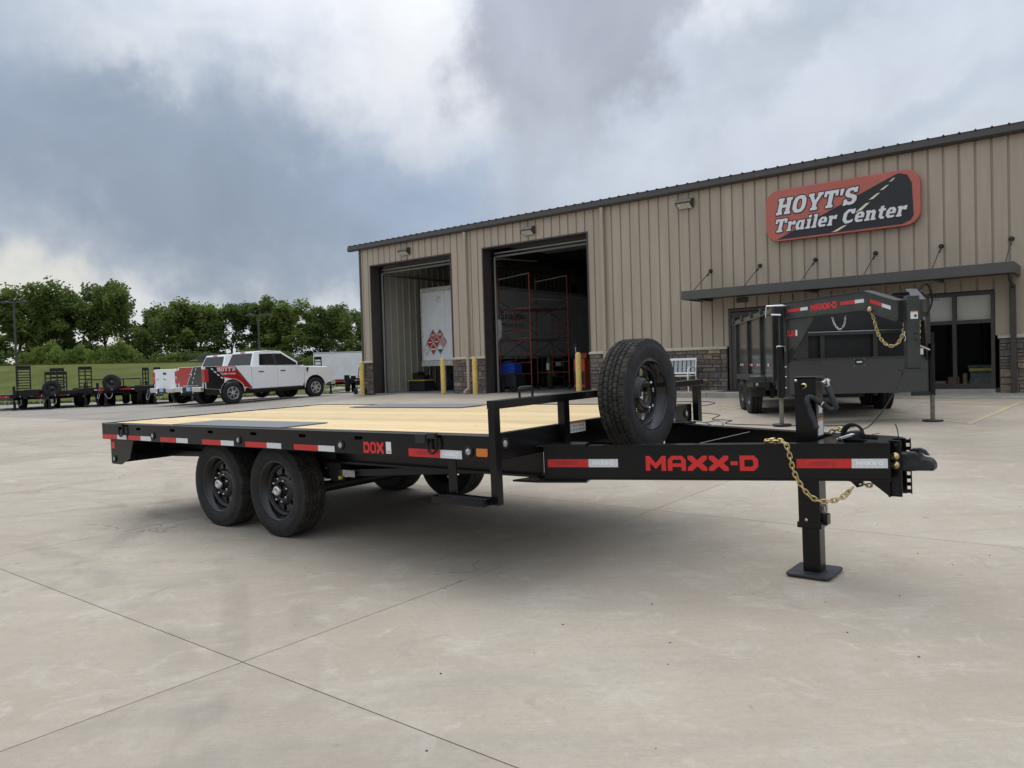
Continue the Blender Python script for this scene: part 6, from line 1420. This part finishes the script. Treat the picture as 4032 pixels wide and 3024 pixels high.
        tg('truck_red', [(.79, .67), (.33, .67), (-.22, 1.42), (.79, 1.42)]); tg('truck_black', [(.32, .67), (-.79, .67), (-.79, 1.42), (-.23, 1.42)]); tg('label_white', [(.34, .68), (.31, .68), (-.24, 1.42), (-.20, 1.42)], .001, 'road_edge')
        for k in range(4): z = .82 + k * .16; y = -.12 - k * .09; tg('label_white', [(y + .03, z), (y - .02, z), (y - .055, z + .08), (y - .01, z + .08)], .001, 'road_dash')
        q = MBu('label_white'); g = text_geo('hoytstrailercenter.com', 1.05, .075, .02); q.add([(.0135, .55 - p[0], .70 + p[1]) for p in g[0]], g[1]); q.build('wrap_lettering', T_)
        q = MBu('chrome'); q.lathe([(0, 0), (-.012, .055), (0, .06)], 20, 'x', (.014, .0, 1.12)); q.use('oval_blue'); q.lathe([(-.0135, 0), (-.0135, .045)], 20, 'x', (.014, .0, 1.12)); o = q.build('oval_badge', T_); o.scale = (1, 1.8, 1); 
    else:
        MBu('plastic_black').box(.008, .018, -.12, .12, 1.22, 1.30).build('tailgate_handle', T_, bevel=.004); q = MBu('chrome'); q.lathe([(0, 0), (-.012, .055), (0, .06)], 20, 'x', (.018, .0, 1.06)); o = q.build('oval_badge', T_); o.scale = (1, 1.6, 1)
        MBu('chrome').box(.012, .0185, .50, .68, 1.02, 1.05).build('name_badge', T_)
    return T_
hd_ = R(51); rw = Vector((-10.32, 28.55)); loc = rw - Vector((math.cos(hd_) * 1.12 + math.sin(hd_) * .985, math.sin(hd_) * 1.12 - math.cos(hd_) * .985))
zA = gz(-10.6, 28.9)
t1 = pickup((loc.x, loc.y, zA - .0), hd_, True, "white crew cab pickup with red and black HOYT'S wrap on its bed")
t1.rotation_euler = (0, -.018, hd_)
t1.location.z = gz(-11.0, 28.9) - .02
l2 = Vector((loc.x, loc.y)) + Vector((-math.sin(hd_), math.cos(hd_))) * 2.6 + Vector((math.cos(hd_), math.sin(hd_))) * .35
t2 = pickup((l2.x, l2.y, gz(l2.x, l2.y)), hd_, False, 'plain white pickup parked on the far side of the wrapped one'); t2.rotation_euler = (0, -.015, hd_)

# navy car on the road behind the bank
cr_ = empty('parked_car', (-25.0, 65.5, hz(-25.0, 65.5) + .12), R(4)); tag(cr_, 'dark blue car roof showing above the grass bank behind the pickups', 'car')
q = MBu('car_navy'); q.prism([(-2.3, .25), (2.3, .25), (2.32, .6), (1.6, .82), (.9, .92), (-1.6, .95), (-2.25, .85)], (0, -.88, 0), X3, Z3, (0, 1.76, 0)); q.build('car_body', cr_, bevel=.06)
q = MBu('auto_glass'); q.hexa([(-1.6, -.80, .93), (1.0, -.80, .90), (1.0, .80, .90), (-1.6, .80, .93), (-.9, -.62, 1.40), (.3, -.62, 1.40), (.3, .62, 1.40), (-.9, .62, 1.40)]); q.build('glasshouse', cr_, bevel=.04)
q = MBu('car_navy'); q.box(-.88, .28, -.61, .61, 1.401, 1.43); q.build('car_roof', cr_, bevel=.01)
for x in (-1.4, 1.4):
    for s in (-1, 1): simple_wheel(cr_, x, s * .80, .33, s, Rt=.33, wd=.2, Rr=.19, m='alloy')

# ---------------------------------------------------------------- distant trailers
def ladder(parent, x0, x1, y, z0, z1, rungs, mid=False, name='loading_ramp', lean=0.):
    q = MBu('black_paint')
    for x in ((x0, x1) if not mid else (x0, (x0 + x1) / 2, x1)): q.hexa([(x - .03, y - .03, z0), (x + .03, y - .03, z0), (x + .03, y + .03, z0), (x - .03, y + .03, z0), (x - .03, y - .03 + lean, z1), (x + .03, y - .03 + lean, z1), (x + .03, y + .03 + lean, z1), (x - .03, y + .03 + lean, z1)])
    for k in range(rungs): z = z0 + (z1 - z0) * (k + .6) / rungs; yy = y + lean * (z - z0) / (z1 - z0); q.box(x0 + .03, x1 - .03, yy - .025, yy + .025, z - .025, z + .025)
    q.box(x0 + .03, x1 - .03, y + lean - .02, y + lean + .02, z1 - .16, z1); return q.build(name, parent)
def far_trailer(x, y, rz, label, L=5.5, wd=2.05, spare=None, rail=False, ramps=(), red=True, deckover=False, box=None, chains=True, group='equipment trailers lined up before the grass bank'):
    """coupler towards -y (the camera)"""
    z = gz(x, y); F = empty('equipment_trailer', (x, y, z), rz); tag(F, label, 'trailer', group); h = wd / 2; zd = .80 if deckover else .66
    q = MBu('black_paint'); q.box(-h, h, 0, .06, zd - .2, zd + .02); q.box(-h, -h + .06, .06, L, zd - .15, zd); q.box(h - .06, h, .06, L, zd - .15, zd); q.build('frame', F)
    MBu('scaffold_plank').box(-h + .065, h - .065, .07, L, zd - .06, zd - .01).build('plank_deck', F)
    q = MBu('black_paint'); q.bar((-h * .8, 0, zd - .16), (-.06, -1.3, zd - .16), .07, .12); q.bar((h * .8, 0, zd - .16), (.06, -1.3, zd - .16), .07, .12); q.build('tongue', F)
    q = MBu('black_flat'); q.box(-.05, .05, -1.62, -1.3, zd - .22, zd - .12); q.build('coupler', F); q = MBu('black_paint'); q.box(.0, .1, -1.1, -1.0, .02, 1.05); q.box(-.06, .16, -1.16, -.94, .0, .02); q.build('jack', F)
    if chains:
        for s in (-1, 1): q = MBu('label_grey'); q.tube(cr([(s * .25, -.9, zd - .02), (s * .30, -1.05, zd - .35), (s * .2, -1.2, zd - .45), (s * .08, -1.3, zd - .2)], 4), .012, 5); q.build('safety_chain', F)
    if red: q = MBu('tape_red'); q.box(-h * .62, -.22, -.004, -.001, zd - .14, zd - .03); q.box(.22, h * .62, -.004, -.001, zd - .14, zd - .03); q.use('tape_white'); q.box(-h * .75, -h * .64, -.004, -.001, zd - .12, zd - .06); q.box(h * .64, h * .75, -.004, -.001, zd - .12, zd - .06); q.build('reflective_tape', F)
    for yy in (L * .2, L * .2 + .86):
        for s in (-1, 1): simple_wheel(F, s * ((h + .14) if not deckover else h - .18), yy, .375, s, Rt=.375, wd=.22, Rr=.2, ax='x')
    if not deckover:
        for s in (-1, 1): q = MBu('black_paint'); a, b = (h + .01, h + .27) if s > 0 else (-h - .27, -h - .01); q.box(a, b, L * .2 - .5, L * .2 + 1.36, .82, .84); q.box(a, b, L * .2 - .52, L * .2 - .5, .55, .84); q.build('fender', F)
    if spare is not None: w_ = simple_wheel(F, spare, -.25, zd + .22, -1, Rt=.38, wd=.22, Rr=.2); w_['label'] = 'spare tyre standing at the front'
    if rail: q = MBu('black_paint'); q.tube([(-h * 1.0, .0, zd), (-h * 1.0, 0, zd + .38), (h, 0, zd + .38), (h, 0, zd)], .03, 6); q.tube([(-.4, 0, zd), (-.4, 0, zd + .38)], .025, 6); q.tube([(.4, 0, zd), (.4, 0, zd + .38)], .025, 6); q.build('front_rail', F)
    for (a, b, z1, n, md_) in ramps: ladder(F, a, b, L + .05, zd - .1, z1, n, md_, lean=.12)
    if box: q = MBu('black_paint'); q.box(box[0], box[1], -.5, -.02, zd - .05, zd + box[2]); q.build('tool_box', F, bevel=.01)
    return F
far_trailer(-22.5, 34.9, R(28), 'trailer at the far left edge with a single tall ladder ramp', L=4.6, ramps=[(-.30, .28, 2.05, 11, False)], box=(.6, .95, .12))
far_trailer(-20.75, 34.6, R(27), 'trailer with upright spare tyre and a wide double ladder ramp behind', L=4.6, spare=.10, ramps=[(-.50, .42, 1.68, 5, False), (-.26, .30, 1.86, 7, True)], box=(-.95, -.35, .22))
far_trailer(-19.75, 35.6, R(28), 'trailer with one broad ramp standing alone left of the railed trailer', L=4.4, ramps=[(-.30, .26, 1.90, 7, True)], chains=False, box=(-.9, .2, .12))
far_trailer(-17.85, 34.6, R(6), 'deckover trailer with front rail and spare tyre near the pickups', L=4.6, spare=.0, rail=True, deckover=True, wd=2.3)
far_trailer(-17.15, 36.2, R(22), 'trailer with a pair of slim upright ramps beside the white pickup', L=4.2, wd=1.7, ramps=[(-.42, -.16, 1.72, 5, True), (.12, .38, 1.72, 5, True)], chains=False)
far_trailer(-22.1, 36.6, R(24), 'trailer with twin wheels filling the space between the two left ramps', L=4.0, chains=False, box=(-.9, .6, .2))
far_trailer(-18.9, 35.6, R(14), 'dark trailer with a long front box beside the railed deckover', L=4.2, chains=False, box=(-.95, .95, .16))
far_trailer(-15.7, 34.4, R(10), 'trailer half hidden behind the white pickup tailgate', L=4.5, ramps=[], wd=1.8, red=False, box=(-.9, .2, .16))
far_trailer(-9.2, 39.0, R(12), 'flatbed trailer with slim ramp in front of the white cargo box', L=4.5, ramps=[(-.9, -.55, 1.95, 7, False)], group='trailers between pickup and building')
far_trailer(-7.0, 38.2, R(10), 'dark trailer just left of the building corner', L=4.5, red=True, group='trailers between pickup and building')
# white cargo trailer behind
ct = empty('cargo_trailer', (-9.6, 47.0, gz(-9.6, 47) + .25), R(4)); tag(ct, 'long plain white cargo trailer between the pickup and the building', 'cargo trailer')
MBu('semi_white').box(-2.2, 6, -1.2, 1.2, .42, 2.10).build('box_body', ct, bevel=.05); MBu('label_grey').box(-2.21, 6.01, -1.21, 1.21, 2.04, 2.12).build('roof_trim', ct, bevel=.02)
for x in (1.4, 2.3): simple_wheel(ct, x, -1.08, .2, -1, Rt=.36)

# light poles
def light_pole(x, y, ztop, label, heads):
    z = hz(x, y); P_ = empty('light_pole', (x, y, z)); tag(P_, label, 'light pole'); h = ztop - z
    MBu('pole_bronze').tube([(0, 0, -.1), (0, 0, h)], [.085, .06], 10).build('pole', P_)
    for s in heads:
        q = MBu('pole_bronze'); q.tube([(0, 0, h - .05), (s * .45, 0, h + .03)], .03, 6); q.prism([(-.20, -.08), (.20, -.08), (.22, .02), (.1, .07), (-.20, .06)], (s * .60, -.16, h + .02), X3, Z3, (0, .32, 0)); q.build('lamp_head', P_)
light_pole(-33.35, 52.0, 6.62, 'tall dark light pole with two lamp heads at the left edge of the lot', (-1, 1))
light_pole(-16.95, 52.0, 5.26, 'dark light pole standing before the trees above the pickups', (-1, 1))

# ---------------------------------------------------------------- trees
def tree_meshes(seed, H, Wd, leafm, n_leaf, base=.14):
    rnd = random.Random(seed); tr = MBu('bark'); clumps = []
    def limb(p, d, L, r, depth):
        pts = [p]; rs = [r]; dd = d.copy()
        for k in range(4):
            dd = (dd + Vector((rnd.uniform(-.25, .25), rnd.uniform(-.25, .25), rnd.uniform(-.02, .16)))).normalized(); pts.append(pts[-1] + dd * L / 4); rs.append(r * (1 - .17 * (k + 1)))
        tr.tube(pts, rs, 6)
        if depth >= 1: clumps.append((pts[-1], L)); clumps.append((pts[2], L * .8))
        if depth < 3:
            for k in range(rnd.choice([2, 3, 3])):
                i = rnd.choice([2, 3, 4]); a = rnd.uniform(0, 2 * PI); sp = rnd.uniform(.45, .95); nd_ = (dd + Vector((math.cos(a) * sp, math.sin(a) * sp, rnd.uniform(-.05, .35)))).normalized(); limb(pts[i], nd_, L * rnd.uniform(.58, .78), rs[i] * .62, depth + 1)
    nst = rnd.choice([1, 2, 3])
    for s in range(nst):
        a = rnd.uniform(0, 2 * PI); limb(Vector((.25 * math.cos(a) * (nst > 1), .25 * math.sin(a) * (nst > 1), -.2)), Vector((math.cos(a) * .25 * nst / 2, math.sin(a) * .25 * nst / 2, 1)).normalized(), H * .42, .20 * H / 10 / math.sqrt(nst) * 1.2, 0)
    # normalise the extent
    zs = max(c[0].z for c in clumps); kx = max(max(abs(c[0].x), abs(c[0].y)) for c in clumps)
    sc_ = Vector((Wd / 2 * .88 / kx, Wd / 2 * .88 / kx, H * .93 / zs)); 
    tr.v = [(v[0] * sc_.x, v[1] * sc_.y, v[2] * sc_.z) for v in tr.v]
    cl = [(Vector((c.x * sc_.x, c.y * sc_.y, c.z * sc_.z)), L) for c, L in clumps]
    for k in range(int(len(cl) * .35)):   # low skirts and fill
        a = rnd.uniform(0, 2 * PI); r_ = Wd / 2 * rnd.uniform(.2, .85); cl.append((Vector((r_ * math.cos(a), r_ * math.sin(a), H * rnd.uniform(base, .55))), H * .1))
    lf = MBu(leafm)
    per = max(8, int(n_leaf * .8) // len(cl))
    for c, L in cl:
        rr = rnd.uniform(.45, .95) * H / 10 * (1.0 if c.z > H * .3 else 1.15)
        for k in range(per):
            d = Vector((rnd.gauss(0, 1), rnd.gauss(0, 1), rnd.gauss(0, .8))); d = d.normalized() * rr * (rnd.random() ** .5); p = c + d
            if p.z < .3: continue
            s = rnd.uniform(.09, .19) * (1.0); u = Vector((rnd.gauss(0, 1), rnd.gauss(0, 1), rnd.gauss(0, .6))).normalized(); v = u.orthogonal().normalized(); v = (v * math.cos(k) + u.cross(v) * math.sin(k)) * s * .7; u = u * s
            o = len(lf.v); lf.v += [tuple(p - u), tuple(p + v), tuple(p + u * 1.1), tuple(p - v)]; lf.f.append((o, o + 1, o + 2, o + 3)); lf.m.append(0); lf.sm.append(False)
    return tr, lf
protos = []
for sd, H, Wd, lm, nl in ((1, 10, 8.4, 'leaves_mid', 15000), (2, 10, 7.0, 'leaves_dark', 14000), (3, 10, 6.4, 'leaves_light', 12000), (5, 10, 7.6, 'leaves_mid', 13000), (8, 10, 5.4, 'leaves_dark', 11000)):
    tr, lf = tree_meshes(sd, H, Wd, lm, nl); a = tr.build('trunk', None, fix=False); b = lf.build('crown', None, fix=False); protos.append((a.data, b.data)); bpy.data.objects.remove(a); bpy.data.objects.remove(b)
def tree(x, y, top, width, p, label, rot=None, name='broadleaf_tree'):
    z = hz(x, y); H = top - z; r = empty(name, (x, y, z - .1), rot if rot is not None else random.uniform(0, 6)); s = H / 10.3
    base_w = (8.4, 7.0, 6.4, 7.6, 5.4)[p]; r.scale = (width / base_w, width / base_w, s); link('trunk', protos[p][0], r); link('crown', protos[p][1], r); tag(r, label, 'tree', 'trees along the top of the grass bank'); return r
TL = [(-48.5, 76, 11.0, 9.5, 0, 'tallest bushy tree at the left edge behind the light pole'), (-44.2, 75, 11.6, 8.0, 3, 'tall dark tree right beside the left light pole'), (-41.0, 77, 11.6, 8.0, 1, 'tall tree left of the gap in the leaves over the double ramp'),
      (-38.3, 75, 11.5, 7.0, 0, 'high round crowned tree before the skyline dips'), (-35.8, 76, 8.4, 5.0, 4, 'slender thin tree in the dip of the skyline'), (-33.2, 74, 9.3, 6.6, 3, 'rounded tree over the railed trailer'), (-30.6, 75, 9.3, 6.6, 2, 'pale rounded tree in the middle of the row'),
      (-27.8, 76, 8.9, 6.2, 1, 'dark tree above the plain white pickup tailgate'), (-25.6, 77, 8.7, 5.2, 4, 'narrow dark tree left of the middle light pole'), (-23.2, 75, 9.4, 6.2, 0, 'full tree right behind the middle light pole'), (-20.6, 74, 8.7, 6.4, 2, 'bright green tree above the wrapped pickup roof'),
      (-17.8, 75, 8.3, 5.8, 1, 'tree with bare lower stems over the pickup hood'), (-15.2, 74, 8.0, 5.6, 3, 'tree behind the left end of the white cargo trailer'), (-12.4, 75, 7.9, 5.6, 2, 'tree against the building corner'), (-9.6, 77, 7.8, 5.4, 0, 'tree mostly hidden by the building corner'),
      (-46.3, 77.5, 11.2, 7.5, 3, 'dense tree filling the space behind the two leftmost trees'), (-31.9, 78, 8.6, 6.5, 1, 'tree filling in behind the rounded tree over the railed trailer'), (-24.4, 78.5, 8.8, 6.5, 3, 'tree set back behind the middle light pole'), (-19.2, 78, 8.4, 6.5, 0, 'tree set back above the pickup windshield'), (-14.0, 78, 7.9, 6.0, 1, 'tree set back beside the building corner'),
      (-52.5, 78, 10.4, 7.5, 2, 'tree cut off by the left picture edge')]
for t in TL: tree(*t)
# understorey bushes
def bush_mesh(seed, n=2600, m='leaves_mid'):
    rnd = random.Random(seed); lf = MBu(m); cs = [(Vector((rnd.uniform(-1.6, 1.6), rnd.uniform(-.7, .7), rnd.uniform(.3, 1.7))), rnd.uniform(.4, .8)) for _ in range(14)]
    for k in range(n):
        c, rr = rnd.choice(cs); d = Vector((rnd.gauss(0, 1), rnd.gauss(0, 1), rnd.gauss(0, 1))).normalized() * rr * rnd.random() ** .4; p = c + d
        if p.z < .02: continue
        s = rnd.uniform(.07, .15); u = Vector((rnd.gauss(0, 1), rnd.gauss(0, 1), rnd.gauss(0, 1))).normalized(); v = u.orthogonal().normalized() * s * .7; u *= s; o = len(lf.v); lf.v += [tuple(p - u), tuple(p + v), tuple(p + u), tuple(p - v)]; lf.f.append((o, o + 1, o + 2, o + 3)); lf.m.append(0); lf.sm.append(False)
    st = MBu('bark')
    for k in range(5): st.tube([(rnd.uniform(-.2, .2), 0, -.1), (rnd.uniform(-1, 1), rnd.uniform(-.4, .4), 1.2)], [.03, .01], 5)
    a = st.build('stems', None, fix=False); b = lf.build('foliage', None, fix=False); r = (a.data, b.data); bpy.data.objects.remove(a); bpy.data.objects.remove(b); return r
bm3 = [bush_mesh(11, m='leaves_mid'), bush_mesh(12, m='leaves_light'), bush_mesh(13, m='leaves_dark')]
for k in range(26):
    x = -54 + k * 1.75 + random.uniform(-.5, .5); y = random.uniform(66, 71); z = hz(x, y); big = 1.5 if -42 < x < -30 and k % 2 else 1.0
    r = empty('bush', (x, y, z - .05), random.choice([0, PI]) + random.uniform(-.3, .3)); r.scale = (random.uniform(.9, 1.25), 1, random.uniform(.6, 1.05) * big); v = bm3[(1 if big > 1 else random.choice([0, 2]))]
    link('stems', v[0], r); link('foliage', v[1], r); tag(r, ('pale green tall bush bulging from the undergrowth left of centre of the bank' if v is bm3[1] else 'mid green low bush in the undergrowth at the foot of the trees' if v is bm3[0] else 'dark green low bush in the undergrowth at the foot of the trees'), 'bush', 'undergrowth bushes under the tree row')
